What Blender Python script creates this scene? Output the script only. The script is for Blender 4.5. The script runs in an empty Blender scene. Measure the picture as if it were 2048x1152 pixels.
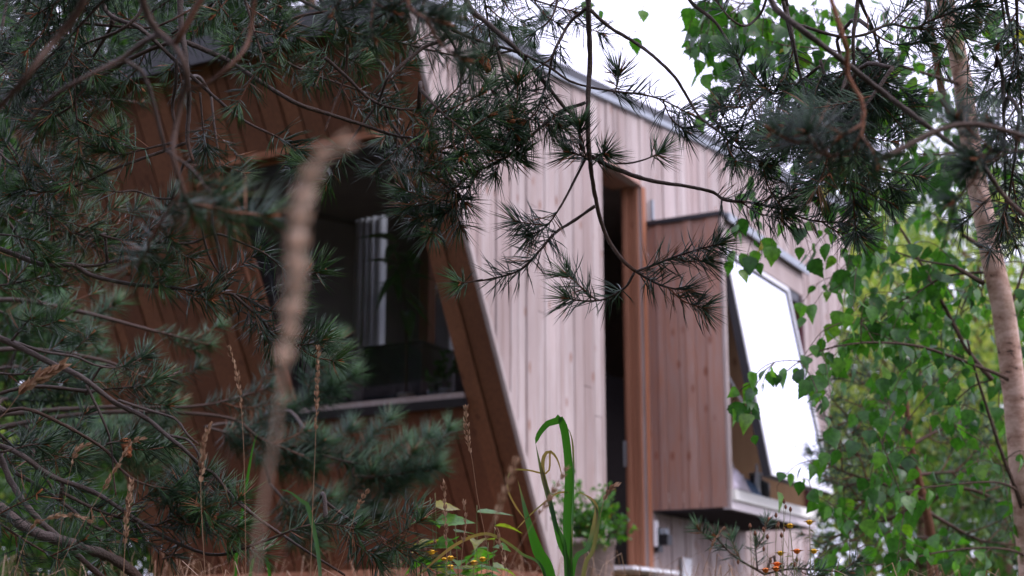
import bpy, math, random
import numpy as np
from mathutils import Vector
R = math.radians
random.seed(7); rng = np.random.default_rng(7)
SC = bpy.context.scene; COL = SC.collection

# ------------------------------------------------------------------ camera
F = 3000.0; TH = math.atan(740/F)
CAM = np.array([0, 0, 1.5])
cd = bpy.data.cameras.new('camera'); cam = bpy.data.objects.new('camera', cd); COL.objects.link(cam)
cam.location = CAM; cam.rotation_euler = (math.pi/2+TH, 0, 0)
cd.sensor_width = 36; cd.lens = 36*F/2048; cd.clip_end = 600; cd.clip_start = .05
cd.dof.use_dof = True; cd.dof.focus_distance = 2.65; cd.dof.aperture_fstop = 5.2
SC.camera = cam
SC.view_settings.view_transform = 'Standard'; SC.view_settings.look = 'None'
SC.view_settings.exposure = 0.38; SC.view_settings.gamma = 1

# ------------------------------------------------------------------ world: overcast sky
SUN_EL, SUN_AZ = R(38), R(62)          # azimuth measured clockwise from +Y (to the right, slightly ahead)
w = bpy.data.worlds.new('World'); SC.world = w; w.use_nodes = True
nt = w.node_tree; bg = nt.nodes['Background']; bg.inputs['Strength'].default_value = 0.15
sky = nt.nodes.new('ShaderNodeTexSky'); sky.sky_type = 'NISHITA'; sky.sun_disc = False
sky.sun_elevation = SUN_EL; sky.sun_rotation = SUN_AZ; sky.dust_density = 3; sky.ozone_density = 1.5
hs = nt.nodes.new('ShaderNodeHueSaturation'); hs.inputs['Saturation'].default_value = .35; hs.inputs['Value'].default_value = 1.0
tc = nt.nodes.new('ShaderNodeTexCoord'); nz = nt.nodes.new('ShaderNodeTexNoise'); nz.inputs['Scale'].default_value = 3; nz.inputs['Detail'].default_value = 5
cr = nt.nodes.new('ShaderNodeValToRGB'); cr.color_ramp.elements[0].position = .3; cr.color_ramp.elements[1].position = .7
cr.color_ramp.elements[0].color = (9.4, 9.2, 12.6, 1); cr.color_ramp.elements[1].color = (10.8, 10.6, 14.2, 1)
mx = nt.nodes.new('ShaderNodeMixRGB'); mx.inputs[0].default_value = .8
nt.links.new(sky.outputs[0], hs.inputs['Color']); nt.links.new(tc.outputs['Generated'], nz.inputs['Vector'])
nt.links.new(nz.outputs[0], cr.inputs[0]); nt.links.new(hs.outputs[0], mx.inputs[1]); nt.links.new(cr.outputs[0], mx.inputs[2])
nt.links.new(mx.outputs[0], bg.inputs['Color'])
sl = bpy.data.lights.new('sun', 'SUN'); sl.energy = 1.3; sl.angle = R(25); sl.color = (1, .94, .95)
sun = bpy.data.objects.new('sun', sl); COL.objects.link(sun)
sd = Vector((math.sin(SUN_AZ)*math.cos(SUN_EL), math.cos(SUN_AZ)*math.cos(SUN_EL), math.sin(SUN_EL)))
sd = Vector((.93*math.cos(SUN_EL), -.36*math.cos(SUN_EL), math.sin(SUN_EL)))
sky.sun_rotation = math.atan2(sd.x, sd.y)
sun.rotation_euler = sd.to_track_quat('Z', 'Y').to_euler()

# ------------------------------------------------------------------ projection helpers
FW = np.array([0, math.cos(TH), math.sin(TH)]); UP = np.array([0, -math.sin(TH), math.cos(TH)]); RT = np.array([1., 0, 0])
def ray(px, py): return RT*(px-1024)/F + FW + UP*(576-py)/F
def P(px, py, d): return CAM + ray(px, py)*d
def proj(p):
    q = np.asarray(p)-CAM; d = q@FW
    return 1024+F*(q@RT)/d, 576-F*(q@UP)/d, d

# ------------------------------------------------------------------ materials
def nodes(m):
    m.use_nodes = True; return m.node_tree, m.node_tree.nodes['Principled BSDF']
def plain(name, c, rough=.6, spec=.4, metal=0, bump=0, scale=40, var=.12):
    m = bpy.data.materials.new(name); t, b = nodes(m)
    n = t.nodes.new('ShaderNodeTexNoise'); n.inputs['Scale'].default_value = scale; n.inputs['Detail'].default_value = 6
    co = t.nodes.new('ShaderNodeTexCoord'); t.links.new(co.outputs['Object'], n.inputs['Vector'])
    r = t.nodes.new('ShaderNodeValToRGB'); t.links.new(n.outputs[0], r.inputs[0])
    r.color_ramp.elements[0].position = .3; r.color_ramp.elements[1].position = .7
    r.color_ramp.elements[0].color = (*[x*(1-var) for x in c], 1); r.color_ramp.elements[1].color = (*[min(1, x*(1+var)) for x in c], 1)
    t.links.new(r.outputs[0], b.inputs['Base Color'])
    b.inputs['Roughness'].default_value = rough; b.inputs['Specular IOR Level'].default_value = spec; b.inputs['Metallic'].default_value = metal
    if bump:
        bp = t.nodes.new('ShaderNodeBump'); bp.inputs['Strength'].default_value = bump; bp.inputs['Distance'].default_value = .01
        t.links.new(n.outputs[0], bp.inputs['Height']); t.links.new(bp.outputs[0], b.inputs['Normal'])
    return m
def tinted(name, stops, rough=.5, spec=.4, trans=0, transcol=None, attr='tint', nscale=0):
    """colour from a per-leaf / per-needle attribute"""
    m = bpy.data.materials.new(name); t, b = nodes(m)
    a = t.nodes.new('ShaderNodeAttribute'); a.attribute_name = attr
    r = t.nodes.new('ShaderNodeValToRGB'); e = r.color_ramp.elements
    while len(e) < len(stops): e.new(.5)
    for el, (p, c) in zip(e, stops): el.position = p; el.color = (*c, 1)
    src = a.outputs['Fac']; t.links.new(src, r.inputs[0]); colour = r.outputs[0]
    if nscale:       # mottling and a few brown blemishes
        co = t.nodes.new('ShaderNodeTexCoord'); n = t.nodes.new('ShaderNodeTexNoise'); n.inputs['Scale'].default_value = nscale; n.inputs['Detail'].default_value = 4
        t.links.new(co.outputs['Object'], n.inputs['Vector']); r2 = t.nodes.new('ShaderNodeValToRGB'); e2 = r2.color_ramp.elements
        e2[0].position = .35; e2[0].color = (.72, .72, .72, 1); e2[1].position = .62; e2[1].color = (1.25, 1.2, 1.1, 1); t.links.new(n.outputs[0], r2.inputs[0])
        m1 = t.nodes.new('ShaderNodeMixRGB'); m1.blend_type = 'MULTIPLY'; m1.inputs[0].default_value = 1; t.links.new(colour, m1.inputs[1]); t.links.new(r2.outputs[0], m1.inputs[2])
        n3 = t.nodes.new('ShaderNodeTexNoise'); n3.inputs['Scale'].default_value = nscale*.6; n3.inputs['Detail'].default_value = 6; t.links.new(co.outputs['Object'], n3.inputs['Vector'])
        r3 = t.nodes.new('ShaderNodeValToRGB'); e3 = r3.color_ramp.elements; e3[0].position = .68; e3[0].color = (0, 0, 0, 1); e3[1].position = .74; e3[1].color = (.8, .8, .8, 1); t.links.new(n3.outputs[0], r3.inputs[0])
        m2 = t.nodes.new('ShaderNodeMixRGB'); m2.inputs[2].default_value = (.12, .07, .02, 1); t.links.new(r3.outputs[0], m2.inputs[0]); t.links.new(m1.outputs[0], m2.inputs[1]); colour = m2.outputs[0]
        bp = t.nodes.new('ShaderNodeBump'); bp.inputs['Strength'].default_value = .4; bp.inputs['Distance'].default_value = .002; t.links.new(n.outputs[0], bp.inputs['Height']); t.links.new(bp.outputs[0], b.inputs['Normal'])
    t.links.new(colour, b.inputs['Base Color'])
    b.inputs['Roughness'].default_value = rough; b.inputs['Specular IOR Level'].default_value = spec
    if trans:
        tr = t.nodes.new('ShaderNodeBsdfTranslucent'); mixs = t.nodes.new('ShaderNodeMixShader'); mixs.inputs[0].default_value = trans
        g = t.nodes.new('ShaderNodeMixRGB'); g.blend_type = 'MULTIPLY'; g.inputs[0].default_value = 1
        g.inputs[2].default_value = (*(transcol or (1.6, 2.0, .8)), 1)
        t.links.new(colour, g.inputs[1]); t.links.new(g.outputs[0], tr.inputs['Color'])
        out = t.nodes['Material Output']
        t.links.new(b.outputs[0], mixs.inputs[1]); t.links.new(tr.outputs[0], mixs.inputs[2]); t.links.new(mixs.outputs[0], out.inputs['Surface'])
    return m
def wood(name, c0, c1, streak, knot, rough=.75, grain=.25, bump=.35):
    """cladding: c0..c1 by board, long grain streaks, occasional knots"""
    m = bpy.data.materials.new(name); t, b = nodes(m); L = t.links.new
    a = t.nodes.new('ShaderNodeAttribute'); a.attribute_name = 'tint'
    r = t.nodes.new('ShaderNodeMixRGB'); r.inputs[1].default_value = (*c0, 1); r.inputs[2].default_value = (*c1, 1); L(a.outputs['Fac'], r.inputs[0])
    co = t.nodes.new('ShaderNodeTexCoord'); mp = t.nodes.new('ShaderNodeMapping'); mp.inputs['Scale'].default_value = (1, 1, .045)
    L(co.outputs['Object'], mp.inputs[0])
    n = t.nodes.new('ShaderNodeTexNoise'); n.inputs['Scale'].default_value = 95; n.inputs['Detail'].default_value = 6; n.inputs['Roughness'].default_value = .65
    ad = t.nodes.new('ShaderNodeVectorMath'); cmb = t.nodes.new('ShaderNodeCombineXYZ')
    mu = t.nodes.new('ShaderNodeMath'); mu.operation = 'MULTIPLY'; mu.inputs[1].default_value = 37; L(a.outputs['Fac'], mu.inputs[0])
    L(mu.outputs[0], cmb.inputs[2]); L(mp.outputs[0], ad.inputs[0]); L(cmb.outputs[0], ad.inputs[1]); L(ad.outputs[0], n.inputs['Vector'])
    cr = t.nodes.new('ShaderNodeValToRGB'); cr.color_ramp.elements[0].position = .38; cr.color_ramp.elements[1].position = .66
    cr.color_ramp.elements[0].color = (0, 0, 0, 1); cr.color_ramp.elements[1].color = (grain, grain, grain, 1); L(n.outputs[0], cr.inputs[0])
    m2 = t.nodes.new('ShaderNodeMixRGB'); m2.inputs[2].default_value = (*streak, 1); L(cr.outputs[0], m2.inputs[0]); L(r.outputs[0], m2.inputs[1])
    # weather: large soft patches
    n2 = t.nodes.new('ShaderNodeTexNoise'); n2.inputs['Scale'].default_value = 1.3; n2.inputs['Detail'].default_value = 3
    mp2 = t.nodes.new('ShaderNodeMapping'); mp2.inputs['Scale'].default_value = (2.2, 2.2, .7); L(co.outputs['Object'], mp2.inputs[0]); L(mp2.outputs[0], n2.inputs['Vector'])
    m3 = t.nodes.new('ShaderNodeMixRGB'); m3.blend_type = 'MULTIPLY'; m3.inputs[0].default_value = .45
    cr3 = t.nodes.new('ShaderNodeValToRGB'); cr3.color_ramp.elements[0].position = .3; cr3.color_ramp.elements[1].position = .7; cr3.color_ramp.elements[0].color = (.5, .47, .45, 1); cr3.color_ramp.elements[1].color = (1.2, 1.2, 1.2, 1); L(n2.outputs[0], cr3.inputs[0])
    L(m2.outputs[0], m3.inputs[1]); L(cr3.outputs[0], m3.inputs[2])
    v = t.nodes.new('ShaderNodeTexVoronoi'); v.inputs['Scale'].default_value = 8
    mp3 = t.nodes.new('ShaderNodeMapping'); mp3.inputs['Scale'].default_value = (1.2, 1.2, .6); L(co.outputs['Object'], mp3.inputs[0]); L(mp3.outputs[0], v.inputs['Vector'])
    cr4 = t.nodes.new('ShaderNodeValToRGB'); cr4.color_ramp.elements[0].position = .08; cr4.color_ramp.elements[1].position = .19
    cr4.color_ramp.elements[0].color = (.8, .8, .8, 1); cr4.color_ramp.elements[1].color = (0, 0, 0, 1); L(v.outputs['Distance'], cr4.inputs[0])
    m4 = t.nodes.new('ShaderNodeMixRGB'); m4.inputs[2].default_value = (*knot, 1); L(cr4.outputs[0], m4.inputs[0]); L(m3.outputs[0], m4.inputs[1])
    L(m4.outputs[0], b.inputs['Base Color'])
    bp = t.nodes.new('ShaderNodeBump'); bp.inputs['Strength'].default_value = bump; bp.inputs['Distance'].default_value = .004
    L(n.outputs[0], bp.inputs['Height']); L(bp.outputs[0], b.inputs['Normal'])
    b.inputs['Roughness'].default_value = rough; b.inputs['Specular IOR Level'].default_value = .25
    return m
M = {}
M['wood_light'] = wood('weathered_larch', (.39, .31, .295), (.54, .475, .46), (.33, .225, .185), (.24, .11, .07), grain=.6)
M['wood_warm'] = wood('larch_sheltered', (.31, .19, .16), (.44, .30, .255), (.42, .17, .09), (.24, .08, .045), grain=.7)
M['wood_dark'] = wood('larch_unweathered', (.13, .052, .025), (.225, .096, .045), (.07, .028, .015), (.08, .03, .014), grain=.6)
M['wood_orange'] = wood('door_timber', (.34, .14, .075), (.42, .19, .11), (.26, .09, .05), (.2, .07, .04), grain=.4)
M['wood_inside'] = wood('interior_ply', (.50, .31, .18), (.56, .36, .22), (.30, .15, .08), (.25, .12, .06), grain=.3)
M['black_metal'] = plain('black_coated_metal', (.018, .018, .024), .45, .5)
M['zinc'] = plain('zinc_flashing', (.30, .33, .36), .45, .5, .3)
M['white'] = plain('white_paint', (.78, .78, .80), .5, .4, var=.04)
M['cream'] = plain('cream_board', (.86, .84, .76), .5, .4, var=.05)
M['fascia'] = plain('pale_fascia', (.66, .60, .61), .6, .3, var=.08)
M['steel'] = plain('steel', (.6, .6, .62), .35, .5, .8)
M['interior'] = plain('interior_plaster', (.26, .23, .23), .9, .1, var=.1, scale=3)
M['interior_pale'] = plain('interior_curtain', (.8, .8, .84), .9, .1, var=.1, scale=6)
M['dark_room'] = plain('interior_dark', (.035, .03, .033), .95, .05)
M['black'] = plain('black_plastic', (.01, .01, .012), .4, .4)
M['redtrim'] = plain('dark_red_trim', (.10, .015, .025), .5, .4)
M['cloth'] = plain('pale_cloth', (.62, .55, .60), .9, .1, var=.25, scale=30)
M['cloth_blue'] = plain('blue_grey_cloth', (.12, .18, .28), .9, .1, var=.4, scale=40)
M['pot'] = plain('pinkish_clay', (.45, .33, .30), .8, .2, bump=.3)
M['ground'] = plain('forest_soil', (.055, .05, .03), .95, .1, bump=.6, scale=8, var=.5)
M['bark_twig'] = plain('pine_twig_bark', (.10, .060, .042), .7, .3, bump=.9, scale=260, var=.5)
M['bark_red'] = plain('pine_young_bark', (.17, .068, .032), .7, .3, bump=.8, scale=260, var=.4)
M['bark_limb'] = plain('pine_limb_bark', (.13, .095, .085), .75, .3, bump=.9, scale=120, var=.55)
M['bark_pine'] = plain('pine_trunk_bark', (.15, .09, .06), .9, .2, bump=1, scale=30, var=.5)
M['bud'] = plain('pine_bud_cone', (.26, .085, .03), .7, .3, bump=1, scale=200, var=.4)
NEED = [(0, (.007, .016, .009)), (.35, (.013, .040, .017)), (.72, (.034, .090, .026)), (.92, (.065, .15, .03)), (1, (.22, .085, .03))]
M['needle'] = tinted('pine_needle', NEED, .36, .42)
M['needle_blue'] = tinted('pine_needle_bluish', [(0, (.014, .034, .020)), (.5, (.032, .078, .042)), (.92, (.06, .14, .045)), (1, (.18, .08, .03))], .42, .4)
M['leaf'] = tinted('birch_leaf', [(0, (.018, .062, .018)), (.5, (.042, .13, .024)), (.92, (.09, .21, .03)), (1, (.22, .19, .03))], .34, .45, .42, (1.7, 2.2, .6), nscale=90)
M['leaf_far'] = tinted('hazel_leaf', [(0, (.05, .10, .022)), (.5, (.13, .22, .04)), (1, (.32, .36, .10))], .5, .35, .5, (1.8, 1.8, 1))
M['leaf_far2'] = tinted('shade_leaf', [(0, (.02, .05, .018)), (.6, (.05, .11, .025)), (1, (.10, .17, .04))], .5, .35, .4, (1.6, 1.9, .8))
M['straw'] = tinted('dry_grass', [(0, (.22, .12, .075)), (.5, (.36, .22, .14)), (1, (.45, .32, .22))], .7, .2, .25, (1.2, 1.1, .9))
M['straw_pale'] = tinted('bleached_grass', [(0, (.42, .30, .23)), (1, (.74, .58, .48))], .7, .2, .25, (1.2, 1.1, .9))
M['straw_green'] = tinted('green_straw', [(0, (.12, .14, .05)), (1, (.26, .24, .11))], .6, .3, .25, (1.2, 1.2, .8))
M['blade'] = tinted('reed_blade', [(0, (.02, .075, .012)), (.6, (.045, .15, .02)), (.8, (.07, .12, .08)), (1, (.30, .17, .08))], .42, .4, .35, (1.5, 2.0, .6))
M['petal'] = plain('yellow_petal', (.75, .42, .02), .6, .3, var=.2)
M['petal_orange'] = plain('orange_petal', (.62, .16, .02), .6, .3, var=.2)
def birch_bark():
    m = bpy.data.materials.new('birch_bark'); t, b = nodes(m); L = t.links.new
    co = t.nodes.new('ShaderNodeTexCoord'); mp = t.nodes.new('ShaderNodeMapping'); mp.inputs['Scale'].default_value = (9, 9, 17); L(co.outputs['Object'], mp.inputs[0])
    n = t.nodes.new('ShaderNodeTexNoise'); n.inputs['Scale'].default_value = 1.6; n.inputs['Detail'].default_value = 8; n.inputs['Roughness'].default_value = .7; L(mp.outputs[0], n.inputs['Vector'])
    r = t.nodes.new('ShaderNodeValToRGB'); e = r.color_ramp.elements; e.new(.5)
    for el, (p, c) in zip(e, [(.36, (.04, .022, .018)), (.43, (.42, .24, .17)), (.60, (.68, .47, .38))]): el.position = p; el.color = (*c, 1)
    L(n.outputs[0], r.inputs[0]); L(r.outputs[0], b.inputs['Base Color'])
    bp = t.nodes.new('ShaderNodeBump'); bp.inputs['Strength'].default_value = .6; bp.inputs['Distance'].default_value = .006; L(n.outputs[0], bp.inputs['Height']); L(bp.outputs[0], b.inputs['Normal'])
    b.inputs['Roughness'].default_value = .7
    return m
M['birch'] = birch_bark()
def glass(name, refl, tint=(.8, .85, .85)):
    m = bpy.data.materials.new(name); m.use_nodes = True; t = m.node_tree; L = t.links.new
    t.nodes.remove(t.nodes['Principled BSDF']); out = t.nodes['Material Output']
    tr = t.nodes.new('ShaderNodeBsdfTransparent'); tr.inputs[0].default_value = (*tint, 1)
    gl = t.nodes.new('ShaderNodeBsdfGlossy'); gl.inputs['Roughness'].default_value = .01; gl.inputs[0].default_value = (.95, .96, 1, 1)
    fr = t.nodes.new('ShaderNodeFresnel'); fr.inputs[0].default_value = 1.5
    ma = t.nodes.new('ShaderNodeMath'); ma.operation = 'MULTIPLY_ADD'; ma.inputs[1].default_value = .3 if refl == 0 else 1.2; ma.inputs[2].default_value = refl; ma.use_clamp = True
    mixs = t.nodes.new('ShaderNodeMixShader'); L(fr.outputs[0], ma.inputs[0]); L(ma.outputs[0], mixs.inputs[0]); L(tr.outputs[0], mixs.inputs[1]); L(gl.outputs[0], mixs.inputs[2])
    L(mixs.outputs[0], out.inputs['Surface']); return m
M['glass'] = glass('window_glass', .0, (.75, .78, .8))
M['glass_mirror'] = glass('coated_glass', .6, (.55, .6, .65))

# ------------------------------------------------------------------ object helpers
WL = {}   # world location of every object, to keep mesh data in world space
def props(o, label, cat, group=None, kind=None):
    if label: o['label'] = label
    if cat: o['category'] = cat
    if group: o['group'] = group
    if kind: o['kind'] = kind
    return o
def thing(name, label, cat, loc, group=None, kind=None):
    o = bpy.data.objects.new(name, None); COL.objects.link(o); o.location = tuple(loc); o.empty_display_size = .1
    WL[o] = np.array(loc, float); return props(o, label, cat, group, kind)
class MB:
    """collects faces in world space; build() links them as one mesh object"""
    def __init__(s): s.v = []; s.f = []; s.t = []; s.nv = 0
    def add(s, verts, faces, tint=.5):
        verts = np.asarray(verts, float).reshape(-1, 3); k = s.nv
        s.v.append(verts); s.nv += len(verts)
        s.t.append(np.full(len(verts), tint) if np.isscalar(tint) else np.asarray(tint, float))
        for f in faces: s.f.append([i+k for i in f])
    def hexa(s, p, tint=.5):   # p: 4 bottom then 4 top
        s.add(p, [(0, 3, 2, 1), (4, 5, 6, 7), (0, 1, 5, 4), (1, 2, 6, 5), (2, 3, 7, 6), (3, 0, 4, 7)], tint)
    def build(s, name, m, parent=None, smooth=False, origin=None):
        v = np.concatenate(s.v) if s.v else np.zeros((0, 3)); t = np.concatenate(s.t) if s.t else np.zeros(0)
        return link(name, v, s.f, t, m, parent, smooth, origin)
def link(name, v, faces, t, m, parent=None, smooth=False, origin=None):
    me = bpy.data.meshes.new(name)
    off = WL[parent] if parent is not None else (np.array(origin, float) if origin is not None else np.zeros(3))
    vv = v-off
    if isinstance(faces, tuple):      # fast path: list of (n,k) index arrays
        loops = np.concatenate([a.ravel() for a in faces]); tot = np.concatenate([np.full(len(a), a.shape[1]) for a in faces])
        st = np.concatenate([[0], np.cumsum(tot)[:-1]])
        me.vertices.add(len(vv)); me.vertices.foreach_set('co', vv.ravel())
        me.loops.add(len(loops)); me.loops.foreach_set('vertex_index', loops.astype(np.int32))
        me.polygons.add(len(tot)); me.polygons.foreach_set('loop_start', st.astype(np.int32)); me.polygons.foreach_set('loop_total', tot.astype(np.int32))
        me.update(calc_edges=True)
    else:
        me.from_pydata(vv.tolist(), [], faces); me.update()
    at = me.attributes.new('tint', 'FLOAT', 'POINT'); at.data.foreach_set('value', np.asarray(t, np.float32))
    if smooth: me.polygons.foreach_set('use_smooth', np.ones(len(me.polygons), bool))
    me.materials.append(m)
    o = bpy.data.objects.new(name, me); COL.objects.link(o)
    if parent is not None: o.parent = parent; WL[o] = off
    else: o.location = tuple(off); WL[o] = off
    return o

def spline(pts, step=.02):
    """Catmull-Rom through 3-D points, resampled evenly"""
    p = np.asarray(pts, float)
    if len(p) == 2: q = p
    else:
        e = np.vstack([2*p[0]-p[1], p, 2*p[-1]-p[-2]]); out = []
        for i in range(len(p)-1):
            a, b, c, d = e[i:i+4]
            for t in np.linspace(0, 1, 10, endpoint=False):
                out.append(.5*((2*b)+(-a+c)*t+(2*a-5*b+4*c-d)*t*t+(-a+3*b-3*c+d)*t**3))
        out.append(p[-1]); q = np.array(out)
    L = np.concatenate([[0], np.cumsum(np.linalg.norm(np.diff(q, axis=0), axis=1))])
    n = max(2, int(L[-1]/step)+1); s = np.linspace(0, L[-1], n)
    return np.stack([np.interp(s, L, q[:, k]) for k in range(3)], 1)
def frames(q):
    t = np.gradient(q, axis=0); t /= np.linalg.norm(t, axis=1)[:, None]+1e-9
    u = np.cross(t[0], [0.3, .2, 1]); u /= np.linalg.norm(u)+1e-9; us = []
    for k in range(len(q)):
        u = u-t[k]*(u@t[k]); u /= np.linalg.norm(u)+1e-9; us.append(u)
    us = np.array(us); return t, us, np.cross(t, us)
def tube(mb, q, r0, r1, sides=6, jit=.12, tint=.5, power=1):
    n = len(q); t, u, v = frames(q); s = np.linspace(0, 1, n)**power
    r = (r0+(r1-r0)*s); a = np.arange(sides)*2*math.pi/sides
    rr = r[:, None]*(1+jit*rng.uniform(-1, 1, (n, sides)))
    V = q[:, None]+rr[..., None]*(u[:, None]*np.cos(a)[None, :, None]+v[:, None]*np.sin(a)[None, :, None])
    fs = [(i*sides+j, i*sides+(j+1) % sides, (i+1)*sides+(j+1) % sides, (i+1)*sides+j) for i in range(n-1) for j in range(sides)]
    fs += [tuple(range(sides))[::-1], tuple((n-1)*sides+j for j in range(sides))]
    mb.add(V.reshape(-1, 3), fs, tint)
def lathe(mb, base, prof, seg=16, tint=.5, axis=None):
    base = np.array(base); V = []; n = len(prof)
    for r, z in prof:
        for k in range(seg):
            a = 2*math.pi*k/seg; V.append(base+[r*math.cos(a), r*math.sin(a), z])
    fs = [(i*seg+j, i*seg+(j+1) % seg, (i+1)*seg+(j+1) % seg, (i+1)*seg+j) for i in range(n-1) for j in range(seg)]
    fs += [tuple(range(seg))[::-1], tuple((n-1)*seg+j for j in range(seg))]
    mb.add(V, fs, tint)

# ------------------------------------------------------------------ terrain
def ground_z(x, y):
    y = np.asarray(y, float); x = np.asarray(x, float)
    s = np.clip((y-0)/7.4, 0, 1); base = 1.62*(s*s*(3-2*s)*.5+s*.5)
    return base+.03*np.sin(x*1.7+y*.9)+.02*np.sin(x*3.1-y*2.3)+np.where(y > 30, (y-30)*.02, 0)-np.clip(-y, 0, 60)*.03
def make_ground():
    g = np.concatenate([np.linspace(-140, -14, 22), np.linspace(-12, 12, 60), np.linspace(14, 140, 22)])
    gy = np.concatenate([np.linspace(-120, -8, 16), np.linspace(-6, 22, 80), np.linspace(25, 220, 26)])
    X, Y = np.meshgrid(g, gy); Z = ground_z(X, Y); n, m = X.shape
    v = np.stack([X, Y, Z], -1).reshape(-1, 3)
    i, j = np.meshgrid(np.arange(n-1), np.arange(m-1), indexing='ij'); k = (i*m+j).ravel()
    o = link('ground', v, (np.stack([k, k+1, k+m+1, k+m], 1),), np.full(len(v), .5), M['ground'], smooth=True); o['kind'] = 'structure'
make_ground()

# ------------------------------------------------------------------ house frame
U = np.array([.5697, 1.030, 0]); U /= np.linalg.norm(U); N = np.array([U[1], -U[0], 0])
O = P(1020, 700, 7.5).copy(); O[2] = 0
def hp(a, b, z): return O+a*U+(b-.02)*N+np.array([0, 0, z])      # the boards stand 2 cm proud of their battens
def onb(px, py, b=0):
    r = ray(px, py); t = (b-(CAM-O)@N)/(r@N); p = CAM+t*r; return (p-O)@U, p[2]
def ona(px, py, a):
    r = ray(px, py); t = (a-(CAM-O)@U)/(r@U); p = CAM+t*r; return (p-O)@N, p[2]
aT, zT = onb(827, 83); aB, zB = onb(1090, 1100)
K = (aT-aB)/(zT-zB); A0 = aB-K*zB
def af(z): return A0+K*z                              # front wall leans out at the top
def onf(px, py, off=0):                               # pixel on the front plane moved inwards by off
    r = ray(px, py); c = (CAM-O)@U-A0-off-K*CAM[2]; t = -c/(r@U-K*r[2]); p = CAM+t*r; return (p-O)@N, p[2]
a1, z1 = onb(903, 62); a2, z2 = onb(1350, 267); RK = (z2-z1)/(a2-a1)
def zr(a): return z1+RK*(a-a1)                        # top of the side wall
aR1, zR1 = onb(1697, 474); aR2, zR2 = onb(1650, 839); KR = (aR1-aR2)/(zR1-zR2)
def ar(z): return aR2+KR*(z-zR2)
ZB = 1.66                                             # bottom of the cladding
c_top = (z1+RK*(A0-a1))/(1-RK*K); c_topz = c_top      # z where corner meets roofline
bL, zl = onf(158, 640)                                # far left end of the front wall
aO1, zO1 = onb(1203, 323); aO2, zO2 = onb(1280, 372); zO = (zO1+zO2)/2
zFl = onb(1212, 1128)[1]
aBy, _ = onb(1299, 700); bBy, zBt = ona(1437, 432, aBy); _, zBb = ona(1451, 1014, aBy)
aBy2, _ = onb(1603, 548, bBy)
bBy += .02; bL += .02
print('HOUSE', 'corner', c_top, 'K', K, 'RK', RK, 'ar', aR1, aR2, 'bL', bL, 'open', aO1, aO2, zO, zO1, zO2, 'floor', zFl, 'bay', aBy, aBy2, bBy, zBt, zBb)
hloc = hp(0, 0, 0); hloc[2] = ground_z(hloc[0], hloc[1])
house = thing('wooden_house', 'small larch-clad house with leaning front wall, tall slit opening and projecting box window', 'house', hloc)

# side wall cladding (pale)
def side_wall():
    cuts = [aO1, aO2, aBy+.03, aBy2-.03]
    a = c_top*K+A0; edges = [a]
    aend = ar(zr(5.0))
    while a < aend:
        a += random.choice([.032, .045, .058, .07, .09, .11]); edges.append(a)
        a += .006; edges.append(a)
    edges = sorted([e for e in edges if e < aend and all(abs(e-c) > .012 for c in cuts)]+cuts+[aend])
    mb = MB()
    for i, (e0, e1) in enumerate(zip(edges, edges[1:])):
        w_ = e1-e0; th = .015 if w_ < .0085 else random.choice([.018, .020, .022, .026])
        tint = random.random()**1.1
        if w_ < .0085: tint = .3
        def lo(e):
            z = ZB
            if e < af(ZB): z = (e-A0)/K
            zz = (e-aR2)/KR+zR2
            if e > ar(ZB): z = max(z, zz)
            return z
        segs = [(lo, zr)]
        if e0 >= aO1-1e-4 and e1 <= aO2+1e-4: segs = [(lambda e: zO, zr)]
        if e0 >= aBy+.03-1e-4 and e1 <= aBy2-.03+1e-4: segs = [(lo, lambda e: zBb+.02), (lambda e: zBt-.02, zr)]
        if w_ > .0085 and random.random() < .45 and len(segs) == 1:      # butt joint: two lengths of board
            zj = random.uniform(2.1, 3.9); g0, g1 = segs[0]
            if max(g0(e0), g0(e1))+.05 < zj < min(g1(e0), g1(e1))-.05: segs = [(g0, lambda e, z=zj: z-.002), (lambda e, z=zj: z+.002, g1)]
        for f0, f1 in segs:
            tint = tint if f0 is segs[0][0] else min(1, max(0, tint+random.uniform(-.3, .3)))
            p = [hp(e0, -.03, f0(e0)), hp(e1, -.03, f0(e1)), hp(e1, th, f0(e1)), hp(e0, th, f0(e0)),
                 hp(e0, -.03, f1(e0)), hp(e1, -.03, f1(e1)), hp(e1, th, f1(e1)), hp(e0, th, f1(e0))]
            if min(f1(e0)-f0(e0), f1(e1)-f0(e1)) < .002 and max(f1(e0)-f0(e0), f1(e1)-f0(e1)) < .01: continue
            mb.hexa(p, tint)
    mb.build('side_wall', M['wood_light'], house)
    for fn, s0, s1 in ((af, -.004, .03), (ar, -.035, .004)):        # boards that follow the two leaning corners
        c = MB(); zt = c_topz if fn is af else (z1+RK*(aR2-KR*zR2-a1))/(1-RK*KR)
        c.hexa([hp(fn(ZB)+s0, .015, ZB), hp(fn(ZB)+s1, .015, ZB), hp(fn(ZB)+s1, .04, ZB), hp(fn(ZB)+s0, .04, ZB),
                hp(fn(zt)+s0, .015, zt), hp(fn(zt)+s1, .015, zt), hp(fn(zt)+s1, .04, zt), hp(fn(zt)+s0, .04, zt)], .7)
        c.build('corner_board', M['wood_light'], house)
side_wall()
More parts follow.
